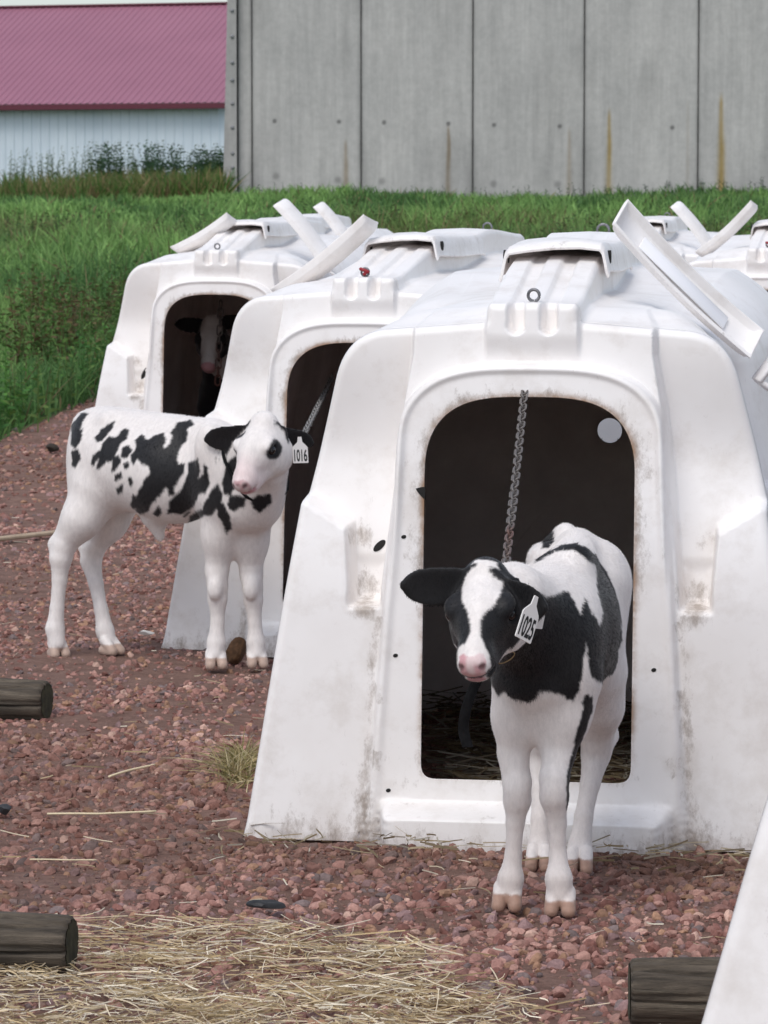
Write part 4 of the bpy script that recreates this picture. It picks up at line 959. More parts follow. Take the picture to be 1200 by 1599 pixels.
# ------------------------------------------------------------------ calf 1016: white with black spots, side on
Zd = lambda pts: [(40+x/2.5, 610+y/2.5) for x, y in pts]
Ze = lambda pts: [(290+x/5.217, 630+y/5.217) for x, y in pts]
def calf_b():
    org = np.array([P(250, 1040, 10.8)[0], 10.8, 0.0]); p = lambda x, y, d: P(x, y, d)-org
    B = Body()
    B.ell(p(170, 705, 10.95), (.105, .12, .122), 'torso', .06)
    B.ell(p(215, 725, 10.86), (.15, .135, .145), 'torso', .07)
    B.ell(p(275, 740, 10.76), (.16, .132, .150), 'torso', .07)
    B.ell(p(350, 742, 10.65), (.108, .112, .146), 'torso', .07)
    B.ell(p(382, 774, 10.58), (.074, .095, .100), 'torso', .06)
    B.cap(p(150, 662, 10.96), p(330, 676, 10.68), .042, .040, 'torso', .06)
    B.cap(p(132, 660, 10.99), p(119, 695, 11.01), .028, .018, 'torso', .03); B.cap(p(119, 695, 11.01), p(115, 740, 11.0), .018, .012, 'torso', .015)
    B.ell(p(138, 690, 10.97), (.045, .09, .07), 'torso', .05)
    B.cap(p(242, 812, 10.80), p(250, 838, 10.80), .034, .014, 'torso', .04)
    B.ell(p(410, 765, 10.55), (.050, .07, .09), 'torso', .05)
    # neck
    B.cap(p(372, 732, 10.60), p(411, 692, 10.46), .100, .070, 'neck', .06); B.cap(p(398, 780, 10.56), p(418, 735, 10.46), .080, .060, 'neck', .05)
    # hind legs
    B.ell(p(152, 742, 10.92), (.088, .080, .130), 'leg', .06)
    B.chain([p(150, 770, 10.88), p(128, 810, 10.87), p(101, 852, 10.88)], [.078, .054, .034], 'leg', .045)
    B.chain([p(101, 852, 10.88), p(95, 872, 10.88), p(93, 905, 10.88), p(89, 950, 10.88), p(86, 982, 10.88), p(89, 1005, 10.87)], [.036, .0330, .0225, .0210, .0285, .0255], 'leg', .009)
    B.chain([p(195, 765, 11.02), p(172, 815, 11.02), p(146, 858, 11.03)], [.072, .047, .032], 'leg', .045)
    B.chain([p(146, 858, 11.03), p(142, 876, 11.03), p(150, 912, 11.0), p(158, 952, 10.98), p(164, 985, 10.97), p(170, 1005, 10.96)], [.035, .0320, .0220, .0205, .0275, .0255], 'leg', .009)
    B.cap(p(95, 868, 10.89), p(86, 850, 10.91), .024, .016, 'leg', .02); B.cap(p(86, 850, 10.91), p(118, 800, 10.90), .015, .030, 'leg', .03)
    B.cap(p(141, 872, 11.04), p(131, 854, 11.06), .021, .015, 'leg', .015); B.cap(p(131, 854, 11.06), p(165, 805, 11.04), .014, .024, 'leg', .02)
    for x_, d_ in ((336, 10.60), (392, 10.62)): B.ell(p(x_, 922, d_), (.022, .020, .030), 'leg', .014)
    B.ell(p(176, 655, 10.86), (.035, .03, .026), 'torso', .035); B.ell(p(330, 700, 10.55), (.05, .035, .075), 'torso', .03)
    # fore legs
    B.chain([p(352, 785, 10.60), p(344, 835, 10.62), p(339, 890, 10.63)], [.070, .048, .034], 'leg', .045)
    B.chain([p(339, 890, 10.63), p(340, 915, 10.63), p(340, 935, 10.63), p(340, 970, 10.63), p(338, 1003, 10.63), p(336, 1022, 10.62)], [.0345, .0300, .0285, .0195, .0270, .0250], 'leg', .009)
    B.chain([p(400, 790, 10.62), p(393, 845, 10.64), p(393, 895, 10.65)], [.058, .043, .033], 'leg', .045)
    B.chain([p(393, 895, 10.65), p(395, 917, 10.65), p(396, 937, 10.65), p(398, 972, 10.65), p(400, 1003, 10.65), p(401, 1022, 10.64)], [.0335, .0295, .0280, .0195, .0270, .0250], 'leg', .009)
    g = lambda x, d: np.array([p(x, 1040, d)[0], d-org[1], 0.0]); fw = (.75, -.5)
    for x, d, s, f_ in ((90, 10.88, 1.2, (.5, -1)), (172, 10.95, 1.25, (.8, -.6)), (337, 10.62, 1.25, (.15, -1)), (401, 10.64, 1.2, (.2, -1))): hoof(B, g(x, d)+[0, 0, .004], f_, s)
    poll, muz = p(421, 668, 10.43), p(375, 757, 10.30)
    ears = [((-.064, .010, -.002), p(321, 687, 10.50), .082, np.array([.05, -1, -.3]), 'ear'),
            ((.062, .010, -.002), p(488, 692, 10.50), .074, np.array([-.1, -1, -.3]), 'ear')]
    R, W, sc = add_head(B, poll, muz, np.array([.0, 0, 1.]), ears, .235)
    V, Q, lab, Nn = B.build(.0046, floor=.002)
    sh = sheet(p(270, 760, 10.75), F_PX/10.75, 270, 760, (lambda q: q/q[1])(P(270, 760, 10.75)-np.array([0, 0, CAM_H])))
    u0, v0 = sh(V); j = jitter(V*[1, 1, .5], 2.6, 30)+jitter(V, 1.6, 110); u = u0+j[:, 0]; v = v0+j[:, 1]
    polys = [[(178, 130), (212, 92), (238, 95), (215, 130), (205, 180), (195, 215), (176, 200)], [(203, 160), (225, 148), (212, 195), (196, 212)], [(176, 240), (200, 233), (208, 262), (190, 296), (176, 292)],
             [(273, 178), (300, 145), (345, 123), (332, 150), (302, 187), (280, 192)], [(358, 187), (385, 150), (404, 158), (392, 190), (370, 206)],
             [(282, 290), (303, 210), (325, 183), (357, 190), (360, 215), (337, 266), (315, 271), (295, 292)], [(378, 226), (405, 216), (417, 235), (396, 260), (379, 252)],
             [(253, 287), (262, 250), (287, 233), (287, 255), (262, 290)], [(336, 302), (339, 264), (363, 253), (371, 275), (355, 302), (341, 312)],
             [(384, 284), (403, 278), (404, 300), (388, 306)], [(350, 326), (374, 318), (374, 340), (354, 348)], [(402, 345), (415, 338), (417, 365), (406, 372)], [(355, 380), (380, 365), (378, 392), (360, 404)],
             [(425, 290), (418, 260), (438, 230), (434, 195), (455, 174), (477, 195), (505, 183), (540, 168), (549, 195), (530, 237), (560, 215), (578, 163), (627, 163), (627, 197), (602, 225), (587, 260), (592, 290), (617, 283), (612, 325), (592, 350), (577, 372), (580, 402), (558, 406), (550, 375), (532, 402), (502, 427), (482, 457), (450, 472), (431, 462), (438, 400), (458, 360), (488, 320), (483, 295), (463, 287), (440, 266), (430, 288)],
             [(573, 158), (600, 128), (637, 118), (648, 135), (610, 162), (580, 168)],
             [(563, 463), (578, 420), (618, 380), (638, 330), (638, 298), (672, 282), (677, 320), (667, 348), (688, 328), (688, 298), (700, 310), (707, 360), (692, 392), (672, 402), (652, 442), (622, 462), (592, 458)],
             [(646, 505), (658, 478), (690, 458), (718, 398), (742, 378), (757, 410), (747, 452), (722, 482), (692, 482), (672, 508), (655, 514)],
             [(751, 465), (770, 442), (792, 490), (792, 530), (776, 548), (766, 510), (750, 486)], [(408, 445), (420, 407), (437, 425), (422, 460)], [(498, 484), (520, 452), (527, 480), (510, 494)], [(615, 488), (640, 472), (640, 480), (622, 495)]]
    blk = np.zeros(len(V), bool); body = ~np.isin(lab, ['head', 'ear', 'hoof'])
    for q_ in polys:
        q_ = np.array(q_, float); m_ = q_.mean(0); grow = 1.06 if len(q_) > 20 else 1.20; blk |= body & in_poly(u, v, Zd(m_+(q_-m_)*grow))
    for q_ in ([(770, 405), (765, 350), (782, 285), (840, 235), (850, 300), (825, 350), (800, 405)], [(785, 440), (797, 400), (852, 412), (848, 442), (815, 470), (793, 458)], [(870, 425), (895, 405), (943, 402), (955, 432), (930, 458), (908, 474), (883, 458)]):
        blk |= body & in_poly(u, v, Zd(q_))
    hd = np.isin(lab, ['head', 'ear']); q = (V-poll)@R/sc
    hx, hy, hz = q[:, 0]+.008*(fbm(q, 60, 2)-.5), q[:, 1]+.008*(fbm(q+4, 60, 2)-.5), q[:, 2]
    eyep = (hx > .028) & ((((hy-.098)/.034)**2+((hz-.012)/.030)**2 < 1) | (((hy-.074)/.022)**2+((hz-.034)/.022)**2 < 1) | (((hy-.124)/.018)**2+((hz-.022)/.014)**2 < 1))
    eyep |= (hx < -.03) & (((hy-.095)/.034)**2+((hz-.010)/.030)**2 < 1)
    chk = (hx > .03) & (np.abs(hy-.040) < .008) & (np.abs(hz+.020) < .025); top = (hx > .012) & (hx < .04) & (np.abs(hy+.015) < .010) & (hz > .03)
    blk |= hd & (eyep | chk | top); blk |= (lab == 'ear')
    col = np.where(blk[:, None], BLACK*1.3, WHITE)
    nose = hd & (hy > .228) & (hz > -.026) & (hz < .020) & (np.abs(hx) < .032)
    pk = (.35+.5*smooth(.4, .6, fbm(q+2, 50, 2)))[:, None]; col = np.where(nose[:, None], WHITE*(1-pk)+PINK*.8*pk, col)
    dk = nose & (fbm(q+7, 45, 2) > .60); col[dk] = PINK*.35
    lip = hd & (hz < -.028) & (hz > -.042) & (hy > .215); col = np.where(lip[:, None], PINK*.7, col)
    nos = hd & (np.minimum(np.hypot(q[:, 0]-.022, q[:, 2]-.003), np.hypot(q[:, 0]+.022, q[:, 2]-.003)) < .0080) & (hy > .232); col = np.where(nos[:, None], PINK*.18, col)
    pinkish = hd & ~blk & ~nose; wv = (smooth(.12, .21, hy)*.28)[:, None]; col = np.where(pinkish[:, None], col*(1-wv)+PINK*1.1*wv, col)
    lab = np.where(nose | lip, 'nose', lab)
    hf = (V[:, 2] < .036+.006*(fbm(V, 60, 1)-.5)) & np.isin(lab, ['hoof', 'leg']); col = np.where(hf[:, None], np.array(srgb(190, 165, 150))*(.8+.3*fbm(V*[1, 1, 4], 40, 2)[:, None]), col); lab = np.where(hf, 'hoof', lab)
    inner = (lab == 'ear') & (((V-W(-.095, .01, .018))**2).sum(1) < .013**2); col[inner] = PINK*.45
    root = empty('calf', org); tag(root, 'white calf with many black spots and ear tag 1016, standing side on', 'calf', 'young spotted calves')
    mesh_np('body', V, Q, coat_m, {'col': soften(Q, col)}, root)
    fur(V, Q, col, lab, Nn, root, 80000, .0095)
    for s in (-1, 1):
        mb = MB(); iv, jf = ico(3); mb.add(iv*.0155*sc+W(s*.0580, .100, .012), None, jf); mb.obj('eye', eye_m, root)
    ear_tag(root, (p(468, 682, 10.42), p(459, 727, 10.40), p(481, 719, 10.42)), '1016')
    # collar laid on the neck: widest radius of the body per direction in a slice across the neck
    c = p(396, 712, 10.53); axn = np.array([.43, -.75, .46]); axn /= np.linalg.norm(axn); e1 = np.cross(axn, [0, 0, 1.]); e1 /= np.linalg.norm(e1); e2 = np.cross(axn, e1)
    dv = V-c; sl = (np.abs(dv@axn) < .010) & np.isin(lab, ['neck', 'torso']); th_ = np.arctan2(dv[sl]@e2, dv[sl]@e1); rr = np.hypot(dv[sl]@e1, dv[sl]@e2)
    a = np.linspace(-np.pi, np.pi, 48, endpoint=False); rad = np.array([np.median(np.r_[rr[np.abs((th_-x+np.pi) % (2*np.pi)-np.pi) < .12], .10]) for x in a])
    for _ in range(4): rad = (np.roll(rad, 1)+2*rad+np.roll(rad, -1))/4
    rad = np.minimum(rad, .14)+.004
    MB().tube(c+np.outer(np.cos(a)*rad, e1)+np.outer(np.sin(a)*rad, e2), .005, 8, closed=True).obj('collar', strap_m, root)
    return root
calf_b()
link_chain(P(520, 588, 11.6), P(472, 684, 10.60), .0, .023, .0024, 'grey chain from the second hutch to the collar of the calf tagged 1016', grey_chain_m)

# ------------------------------------------------------------------ calf in the dark doorway of the far left hutch
def calf_c():
    org = np.array([P(345, 700, 16.9)[0], 16.9, .03]); p = lambda x, y, d: P(x, y, d)-org
    B = Body()
    B.ell(p(352, 625, 17.3), (.13, .17, .17), 'torso', .06); B.ell(p(362, 610, 17.5), (.15, .28, .17), 'torso', .06); B.ell(p(368, 600, 17.7), (.13, .16, .14), 'torso', .06)
    B.cap(p(350, 600, 17.2), p(340, 545, 17.06), .10, .08, 'neck', .05)
    for x, d in ((330, 17.22), (372, 17.2), (345, 17.75), (385, 17.75)):
        q0 = p(x, 640, d); q1 = np.array([q0[0], q0[1], .30]); q2 = np.array([q0[0], q0[1]-.01, .15]); q3 = np.array([q0[0], q0[1], .05])
        B.chain([q0, q1, q2, q3], [.065, .036, .022, .026], 'leg', .04); hoof(B, np.array([q0[0], q0[1], .004]), (-.2, -1), 1.2)
    poll, muz = p(333, 508, 17.02), p(325, 574, 16.87)
    ears = [((-.055, .010, .012), p(274, 506, 17.06), .080, np.array([0, -1, -.2]), 'ear'), ((.055, .010, .012), p(380, 500, 17.09), .080, np.array([0, -1, -.2]), 'ear')]
    R, W, sc = add_head(B, poll, muz, np.array([.03, 0, 1.]), ears, .235)
    V, Q, lab, Nn = B.build(.0062, floor=.002)
    q = (V-poll)@R/sc; hd = lab == 'head'
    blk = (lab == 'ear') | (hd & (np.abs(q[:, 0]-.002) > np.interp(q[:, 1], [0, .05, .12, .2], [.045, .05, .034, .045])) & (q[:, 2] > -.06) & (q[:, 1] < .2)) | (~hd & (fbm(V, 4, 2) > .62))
    col = np.where(blk[:, None], BLACK, WHITE*.7); nose = hd & (q[:, 1] > .222); col[nose] = PINK*.8  # coat white lowered to paint in the dimness inside the hutch
    root = empty('calf', org); tag(root, 'calf with a white face standing in the dark doorway of the far left hutch', 'calf', 'young spotted calves')
    mesh_np('body', V, Q, coat_m, {'col': col}, root)
    for s in (-1, 1):
        mb = MB(); iv, jf = ico(2); mb.add(iv*.0155*sc+W(s*.0580, .100, .012), None, jf); mb.obj('eye', eye_m, root)
calf_c()
link_chain(P(345, 470, 16.85), P(340, 600, 16.78), .0, .036, .004, 'dull chain hanging in the dark doorway of the far left hutch', chain_m)
# ------------------------------------------------------------------ concrete bunker wall
WY = 78.0
wm, t, b = new_mat('cast_concrete'); n1 = noise(t, .9, 8, .65, stretch=(1, 1, .5)); n2 = noise(t, 6, 8, .7); n3 = noise(t, 2.2, 6, .7, stretch=(3, 1, .18))
r1 = ramp(t, n1.outputs[0], [(.3, srgb(178, 176, 173)), (.7, srgb(198, 195, 191))]); r2 = ramp(t, n2.outputs[0], [(.3, .86), (.7, 1.06)]); r3 = ramp(t, n3.outputs[0], [(.35, .86), (.65, 1.03)])
c = mixc(t, 1.0, mixc(t, 1.0, r1.outputs[0], r2.outputs[0], 'MULTIPLY'), r3.outputs[0], 'MULTIPLY')
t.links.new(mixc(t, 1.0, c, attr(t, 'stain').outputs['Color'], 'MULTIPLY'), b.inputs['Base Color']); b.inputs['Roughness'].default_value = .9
bump(t, b, n2.outputs[0], .25, .02)
s_w = F_PX/WY; wx = lambda px: (px-600)/s_w; wz = lambda py: CAM_H+(HORIZON-py)/s_w
Z0, Z1 = .9, 8.6
wall = empty('concrete_wall', (wx(352), WY, 1.2)); tag(wall, 'tall grey precast concrete wall with vertical joints and rusty streaks', 'wall')
joints = [395, 564.5, 738, 911, 1088, 1262, 1436, 1610]
streaks = [(540, 215, 292, 9, .8, 0), (700, 190, 296, 8, 1.2, 0), (888, 195, 296, 9, .7, 0), (950, 165, 300, 9, 1.1, 1), (1124, 140, 300, 11, 1.2, 1), (1072, 150, 300, 6, .3, 0)]
holes = [(430, 190), (530, 191), (600, 192), (700, 194), (771, 196), (873, 198), (1048, 200), (432, 275), (528, 281), (597, 283), (770, 287), (870, 288), (1043, 290)]
def wall_panel(x0, x1, name='panel'):
    a, bb = wx(x0)+.013, wx(x1)-.013; nx, nz = max(4, int((bb-a)/.022)), 240
    gx, gz = np.meshgrid(np.linspace(a, bb, nx), np.linspace(Z0, Z1, nz), indexing='ij'); gx, gz = gx.ravel(), gz.ravel()
    col = np.ones((len(gx), 3)); px_, py_ = 600+gx*s_w, HORIZON-(gz-CAM_H)*s_w
    q = np.stack([gx, 0*gx, gz], 1); nzz = fbm(q*[1, 1, .3], 5, 3)
    for sx, y0_, y1_, wd, st, yel in streaks:
        k = np.clip((py_-y0_)/(y1_-y0_), 0, 1); m = np.exp(-((px_-sx-3*(nzz-.5))/(wd*(.35+.65*k)*.6))**2)*(py_ > y0_)*smooth(0, .15, k)*(.45+.8*nzz)*st
        m = np.clip(m, 0, 1)[:, None]; col *= 1-m*(1-np.array([.74, .55, .22] if yel else [.62, .52, .40]))
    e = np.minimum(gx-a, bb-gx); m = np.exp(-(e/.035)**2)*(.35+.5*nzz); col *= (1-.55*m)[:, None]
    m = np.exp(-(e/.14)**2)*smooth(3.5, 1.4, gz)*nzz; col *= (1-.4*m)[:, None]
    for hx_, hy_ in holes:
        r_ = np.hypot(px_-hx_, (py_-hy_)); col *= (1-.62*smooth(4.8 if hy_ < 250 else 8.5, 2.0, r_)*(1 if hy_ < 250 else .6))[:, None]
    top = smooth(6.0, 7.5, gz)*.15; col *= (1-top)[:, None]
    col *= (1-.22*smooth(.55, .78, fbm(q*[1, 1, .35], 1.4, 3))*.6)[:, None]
    V = np.stack([gx-wall.location[0], 0*gx, gz-1.2], 1); nV = len(V)
    # back and side faces give the slab its thickness
    rim = [[a, Z0], [bb, Z0], [bb, Z1], [a, Z1]]; base = np.array([[x-wall.location[0], y, z-1.2] for y in (.0, .30) for x, z in rim])
    Fq = grid_faces(nx, nz); ex = np.array([[0, 4, 5, 1], [1, 5, 6, 2], [2, 6, 7, 3], [3, 7, 4, 0], [4, 7, 6, 5]])+nV
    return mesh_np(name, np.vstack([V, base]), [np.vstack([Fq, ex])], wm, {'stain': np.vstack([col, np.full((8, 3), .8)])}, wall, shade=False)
wall_panel(373, 395, 'end_panel')
for a, bb in zip(joints[:-1], joints[1:]): wall_panel(a, bb)
core = MB().box(((wx(352)+wx(1610))/2-wall.location[0]+.05, .20, (Z0+Z1)/2-1.2), (wx(1610)-wx(352)-.2, .16, Z1-Z0-.02)); core.obj('joint_filler', flat_mat('dark_joint', srgb(100, 98, 97), .9, nscale=8), wall, shade=False)
mb = MB(); xa = wx(360)-wall.location[0]
V = np.array([[x, y, z] for z, dx in ((Z0-1.2, -.16), (Z1-1.2, .04)) for x, y in ((xa+dx, -.18), (xa+.16, -.18), (xa+.16, .35), (xa+dx, .35))])
mb.add(V, [[0, 1, 5, 4], [1, 2, 6, 5], [2, 3, 7, 6], [3, 0, 4, 7], [4, 5, 6, 7], [0, 3, 2, 1]])
mesh_np('end_post', np.vstack(mb.V), [np.vstack(mb.Q)], wm, {'stain': np.full((8, 3), .82)}, wall, shade=False)
bm_ = MB()
for py in (20, 60, 100, 127, 163, 200, 240, 262): bm_.tube([(wx(365)-wall.location[0], -.205, wz(py)-1.2), (wx(365)-wall.location[0], -.175, wz(py)-1.2)], [.035, .045], 10)
bm_.obj('bolts', flat_mat('weathered_bolt', srgb(138, 138, 140), .8), wall)

# ------------------------------------------------------------------ barn with pinkish red metal roof
BY = 112.0; s_b = F_PX/BY; yaw = math.radians(17)
bx0 = P(352, 160, BY); barn = empty('barn', (bx0[0], BY, 1.2), -yaw)      # right front corner; local -x runs left, +y back
tag(barn, 'long pale metal barn with a faded red ribbed roof behind the grass bank', 'barn')
EZ = CAM_H+(HORIZON-157)/s_b-1.2; LB, RUN, RISE = 22.0, 7.6, 3.3
lm_, t, b = new_mat('barn_wall_metal'); nn = noise(t, .5, 4); r = ramp(t, nn.outputs[0], [(.3, srgb(196, 208, 218)), (.7, srgb(212, 222, 230))]); t.links.new(r.outputs[0], b.inputs['Base Color']); b.inputs['Roughness'].default_value = .5
rm_, t, b = new_mat('barn_roof_metal'); nn = noise(t, .35, 5); r = ramp(t, nn.outputs[0], [(.3, srgb(150, 99, 116)), (.7, srgb(158, 106, 123))]); t.links.new(r.outputs[0], b.inputs['Base Color']); b.inputs['Roughness'].default_value = .45
def ribbed(n, pitch, depth):
    xs_, ds = [], []
    for i in range(n):
        for o_, d in ((0, 0), (.55, 0), (.66, 1), (.84, 1), (.95, 0)): xs_.append(-(i+o_)*pitch); ds.append(d*depth)
    return np.array(xs_), np.array(ds)
rx, rd = ribbed(int(LB/.30), .30, .030)
V = np.concatenate([np.stack([rx, -rd, np.full(len(rx), z)], 1)[:, None] for z in (-1.2, EZ-.05)], 1)
mesh_np('wall', V.reshape(-1, 3), grid_faces(len(rx), 2), lm_, None, barn, shade=False)
rx, rd = ribbed(int((LB+.3)/.23),   .23, .026); rx = rx+.12; nrm = np.array([0, -RISE, RUN])/math.hypot(RISE, RUN)
V = np.stack([np.stack([rx, np.full(len(rx), -.45+(RUN+.45)*k), np.full(len(rx), EZ-.10+(RISE+.21)*k)], 1)+rd[:, None]*nrm for k in (0, 1)], 1)
mesh_np('roof', V.reshape(-1, 3), grid_faces(len(rx), 2), rm_, None, barn, shade=False)
trim_m = flat_mat('dark_red_trim', srgb(92, 30, 48), .5)
MB().box((-LB/2, -.47, EZ-.20), (LB+.4, .05, .17), bev=.01).obj('eave_trim', trim_m, barn, shade=False)
MB().box((-LB/2, RUN, EZ+RISE+.13), (LB+.4, .34, .07), bev=.02).obj('ridge_cap', trim_m, barn, shade=False)
V = np.array([(0, 0, -1.2), (0, RUN*2, -1.2), (0, RUN*2, EZ), (0, RUN, EZ+RISE), (0, 0, EZ)]); me = bpy.data.meshes.new('gable_wall'); me.from_pydata([tuple(v) for v in V], [], [(0, 1, 2, 3, 4)]); me.materials.append(lm_)
o = bpy.data.objects.new('gable_wall', me); C.objects.link(o); o.parent = barn

# weeds and dry grass below the barn and along the wall
sp = []
for px, h in ((122, 1), (135, 1), (155, 2), (158, 2), (176, 2), (190, 2), (222, 2), (232, 2), (255, 2), (272, 2), (276, 2), (300, 1), (325, 1), (335, 2), (345, 2), (65, 1), (25, 1), (30, 1), (80, 0), (100, 0), (240, 2), (248, 2), (205, 1), (315, 1), (340, 1), (302, 2), (310, 2), (318, 2), (328, 2), (341, 2), (347, 2), (333, 2), (350, 2)):
    for _ in range(5): Yw = 79+2.5*RNG.random(); sp.append(((px+RNG.normal()*4-600)/F_PX*Yw, Yw, h))
wc = [(.03, .075, .035), (.04, .09, .04), (.05, .095, .035)]
weeds([(a, c_) for a, c_, h in sp if h == 2], .7, 1.35, 'tall_weeds', 'tall dark green weeds in front of the pale barn wall', wc, .17, 5)
weeds([(a, c_) for a, c_, h in sp if h < 2], .5, 1.15, 'low_weeds', 'lower yellowish green weeds in front of the barn at left', [(.09, .13, .035), (.06, .11, .035)], .11, 4)
n = 11000; y = 75.8+3.2*RNG.random(n); x = (-14+(wx(362)+14)*RNG.random(n)); pgr = np.stack([x, y, ground_z(x, y)-.02], 1); d = ang_dir(n, np.clip(1.25+.2*RNG.normal(size=n), .6, 1.5))
L = .25+.55*RNG.random(n); V, F, m = ribbons(pgr, d, L, .03*(.6+.8*RNG.random(n)), d*[.6, .6, 0], 3)
dryc = np.array([srgb(174, 152, 110), srgb(142, 142, 88), srgb(110, 142, 72), srgb(92, 140, 66)])[RNG.integers(0, 4, n)]*(.5+.4*RNG.random((n, 1)))
tag(mesh_np('dry_grass', V, F, grass_m, {'col': np.repeat(dryc, m, 0)}, shade=False), 'dry brown grass along the top of the bank below the barn', 'grass', kind='stuff')
sp = [((px+RNG.normal()*6-600)/F_PX*77.6, 77.3+.4*RNG.random()) for px in list(range(400, 1260, 22))+[412, 420, 428, 500, 505, 800, 804]]
weeds(sp, .15, .42, 'wall_foot_weeds', 'small weeds along the foot of the concrete wall', wc, .09, 3)

# ------------------------------------------------------------------ logs, scraps, stalks
wdm, t, b = new_mat('weathered_log'); n1 = noise(t, 7, 8, .7, stretch=(.35, 3, 3)); n2 = noise(t, 30, 6, .75, stretch=(.2, 2, 2))
r = ramp(t, n1.outputs[0], [(.3, srgb(56, 50, 43)), (.55, srgb(98, 88, 76)), (.8, srgb(156, 146, 128))]); r2 = ramp(t, n2.outputs[0], [(.35, .35), (.6, 1.0)])
t.links.new(mixc(t, 1.0, r.outputs[0], r2.outputs[0], 'MULTIPLY'), b.inputs['Base Color']); b.inputs['Roughness'].default_value = .9; bump(t, b, n2.outputs[0], .7, .01)
enm, t, b = new_mat('mossy_cut_end'); n1 = noise(t, 40, 5); r = ramp(t, n1.outputs[0], [(.3, srgb(38, 38, 28)), (.7, srgb(74, 72, 50))]); t.links.new(r.outputs[0], b.inputs['Base Color']); b.inputs['Roughness'].default_value = .95
def log(px_end, py_bot, rad, length, side, label, yaw=0.0, lift=0):
    s = (py_bot-HORIZON)/CAM_H; Y = F_PX/s; x = (px_end-600)/s; r0 = empty('log', (x, Y, 0), yaw); tag(r0, label, 'log', 'short weathered logs lying on the stones')
    nr, nl_ = 110, 90; a = np.linspace(0, 2*np.pi, nr, endpoint=False); xs_ = np.r_[0, .004, .012, np.linspace(.03, length, nl_-3)]
    A, Xg = np.meshgrid(a, xs_, indexing='ij'); q = np.stack([Xg.ravel()*.8, np.cos(A).ravel()*rad*3, np.sin(A).ravel()*rad*3], 1)
    rr = rad*(1-.10*(Xg.ravel() < .002)-.03*(Xg.ravel() < .006)+.15*(fbm(q, 5, 3)-.5)) - .007*np.exp(-(((A.ravel()-2.2-.25*np.sin(Xg.ravel()*9))/.05)**2)) - .006*np.exp(-(((A.ravel()-3.0-.3*np.sin(Xg.ravel()*6+1))/.04)**2)) - .005*smooth(.62, .70, fbm(np.stack([Xg.ravel()*1.2, A.ravel()*4, 0*Xg.ravel()], 1), 2.2, 2))
    V = np.stack([side*Xg.ravel(), rr*np.cos(A).ravel(), rad+rr*np.sin(A).ravel()], 1)
    mesh_np('trunk', V, grid_faces(nr, len(xs_), close_u=True, flip=side < 0), wdm, None, r0)
    g = V.reshape(nr, len(xs_), 3)[:, 0]; c0 = g.mean(0); rg = np.linspace(1, 0, 7); E = c0+(g-c0)[:, None]*rg[None, :, None]; E[..., 0] -= side*(.0015+.004*(fbm(E.reshape(-1, 3), 60, 2).reshape(nr, 7)-.5)*(rg < .95))
    mesh_np('cut_end', E.reshape(-1, 3), grid_faces(nr, 7, close_u=True, flip=side > 0), enm, None, r0)
    return r0
log(69, 1133, .058, 1.0, -1, 'dark log with a mossy end at the left edge, farthest back of the logs', -.24)
log(105, 1536, .055, .8, -1, 'split dark log at the lower left, lying in the straw', -.16)
log(990, 1617, .058, .9, 1, 'grey cracked log at the lower right against the white hutch edge', -.03)

def gp(px, py, h=0.0):
    s = (py-HORIZON)/CAM_H; return np.array([(px-600)/s, F_PX/s, h])
def lump(name, px, py, size, mat, label, cat, squash=(1, 1, 1), seed=3):
    v, f = ico(2); rg = np.random.default_rng(seed); v = v.copy()
    for _ in range(9):
        n_ = rg.normal(size=3); n_ /= np.linalg.norm(n_); h = v@n_; v -= np.clip(h-.45-.35*rg.random(), 0, None)[:, None]*n_
    v = v*size*np.array(squash)*(1+.10*(fbm(v+seed, 3, 3)-.5))[:, None]; o = mesh_np(name, v, f, mat, shade=False); o.location = gp(px, py)+[0, 0, size*squash[2]*.6+.012]; return tag(o, label, cat)
blackm = flat_mat('black_rubber', (.018, .019, .021), .6, nscale=50, var=.5)
lump('rubber_scrap', 416, 1438, .034, blackm, 'flat black scrap lying on the stones at the edge of the straw', 'scrap', (1.25, .7, .35), 3)
lump('dark_stone', 0, 1288, .022, flat_mat('dark_slate', (.03, .032, .036), .7, nscale=40), 'dark stone at the left edge of the gravel', 'stone', (1, 1, .7), 5)
clod_m = flat_mat('dark_soil_clod', (.035, .027, .020), .95, nscale=60, var=.4)
lump('soil_clod', 80, 708, .042, clod_m, 'dark clod of soil on the gravel left of the spotted calf', 'clod', (1, 1, .7), 8)
lump('manure_clod', 366, 1037, .040, flat_mat('brown_manure', srgb(92, 66, 44), .95, nscale=70, var=.4), 'brown clod heaped between the front hooves of the spotted calf', 'clod', (1, 1, 1.2), 11)
lump('white_scrap', 226, 998, .024, flat_mat('white_scrap_plastic', (.7, .69, .66), .5), 'small white scrap on the gravel behind the spotted calf', 'scrap', (1.2, .6, .4), 13)
pale_wood = flat_mat('pale_board', srgb(176, 156, 132), .8, nscale=25)
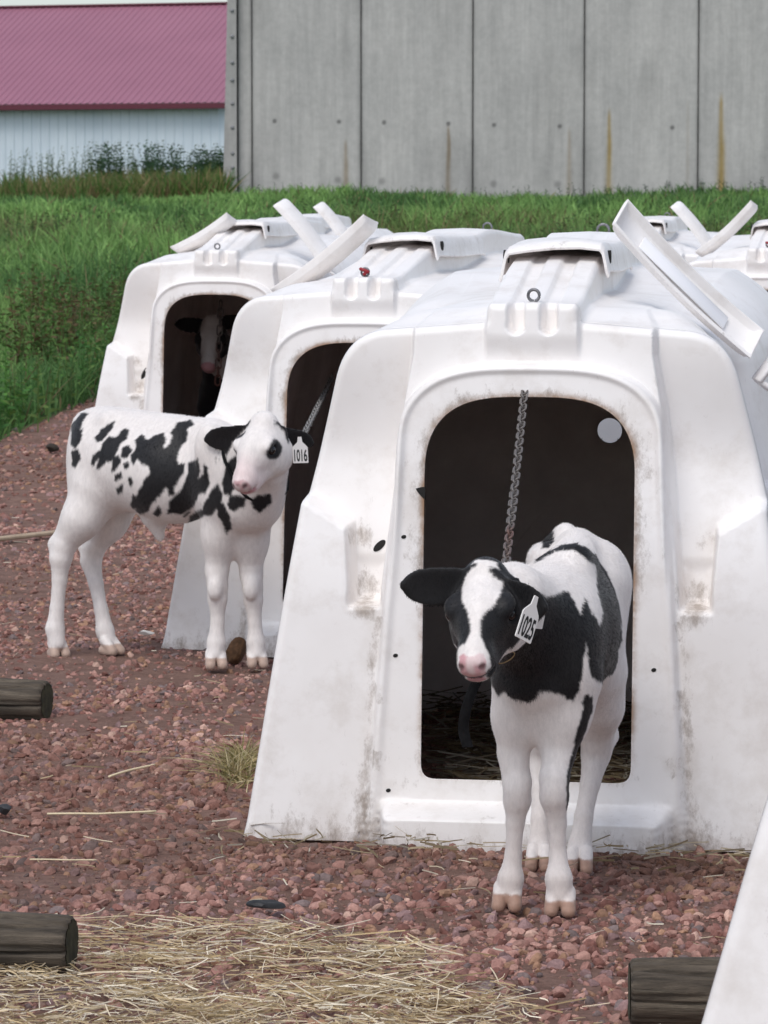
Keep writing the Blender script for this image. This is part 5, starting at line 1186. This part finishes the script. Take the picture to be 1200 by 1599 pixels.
def board(name, a, b_, w_, th_, label, cat):
    a, b_ = gp(*a), gp(*b_); c0 = (a+b_)/2; d = b_-a; L = np.linalg.norm(d); R = Matrix.Rotation(math.atan2(d[1], d[0]), 3, 'Z')
    o = MB().box((0, 0, 0), (L, w_, th_), bev=th_*.3).obj(name, pale_wood, shade=False); o.location = c0+[0, 0, th_/2+.02]; o.rotation_euler = R.to_euler(); return tag(o, label, cat)
board('board', (-30, 856), (92, 842), .035, .018, 'long pale board lying on the gravel at the left edge', 'board')
board('short_board', (94, 654), (128, 652), .10, .04, 'short pale board at the foot of the far left hutch', 'board')
sm_ = flat_mat('pale_straw_stalk', srgb(222, 206, 172), .7)
def stalk(pts, r, label):
    q = np.array([gp(x, y, .020) for x, y in pts]); k = np.linspace(0, len(q)-1, 16); q = np.stack([np.interp(k, range(len(q)), q[:, i]) for i in range(3)], 1); q[:, 2] += .0015*np.sin(k*2)
    return tag(MB().tube(q, r, 6).obj('straw_stalk', sm_), label, 'stalk', 'single long straw stalks')
stalk([(166, 1232), (200, 1222), (238, 1212)], .0030, 'short thick straw stalk lying slantwise above the long one')
stalk([(68, 1292), (150, 1293), (240, 1287)], .0026, 'longest straw stalk lying level on the stones')
stalk([(40, 1366), (100, 1368), (145, 1366)], .0018, 'thin short straw stalk below the longest one')

# dry tuft beside the first hutch
n = 420; cx, cy = gp(372, 1215)[:2]; x = cx+.022*RNG.normal(size=n); y = cy+.11*RNG.normal(size=n); k = x < .318-.62; x, y = x[k], y[k]; n = len(x)
d = ang_dir(n, np.clip(.9+.35*RNG.normal(size=n), .2, 1.5)); L = .04+.08*RNG.random(n)
V, F, m = ribbons(np.stack([x, y, ground_z(x, y)], 1), d, L, .0035*(.7+.6*RNG.random(n)), d*[.8, .8, 0]+[0, 0, -.3], 4)
tc_ = np.array([srgb(196, 178, 132), srgb(176, 160, 112), srgb(150, 146, 92), srgb(212, 198, 158)])[RNG.integers(0, 4, n)]*(.55+.45*RNG.random((n, 1)))
tag(mesh_np('grass_tuft', V, F, grass_m, {'col': np.repeat(tc_, m, 0)}, shade=False), 'dry yellowish grass tuft against the left foot of the nearest whole hutch', 'tuft')
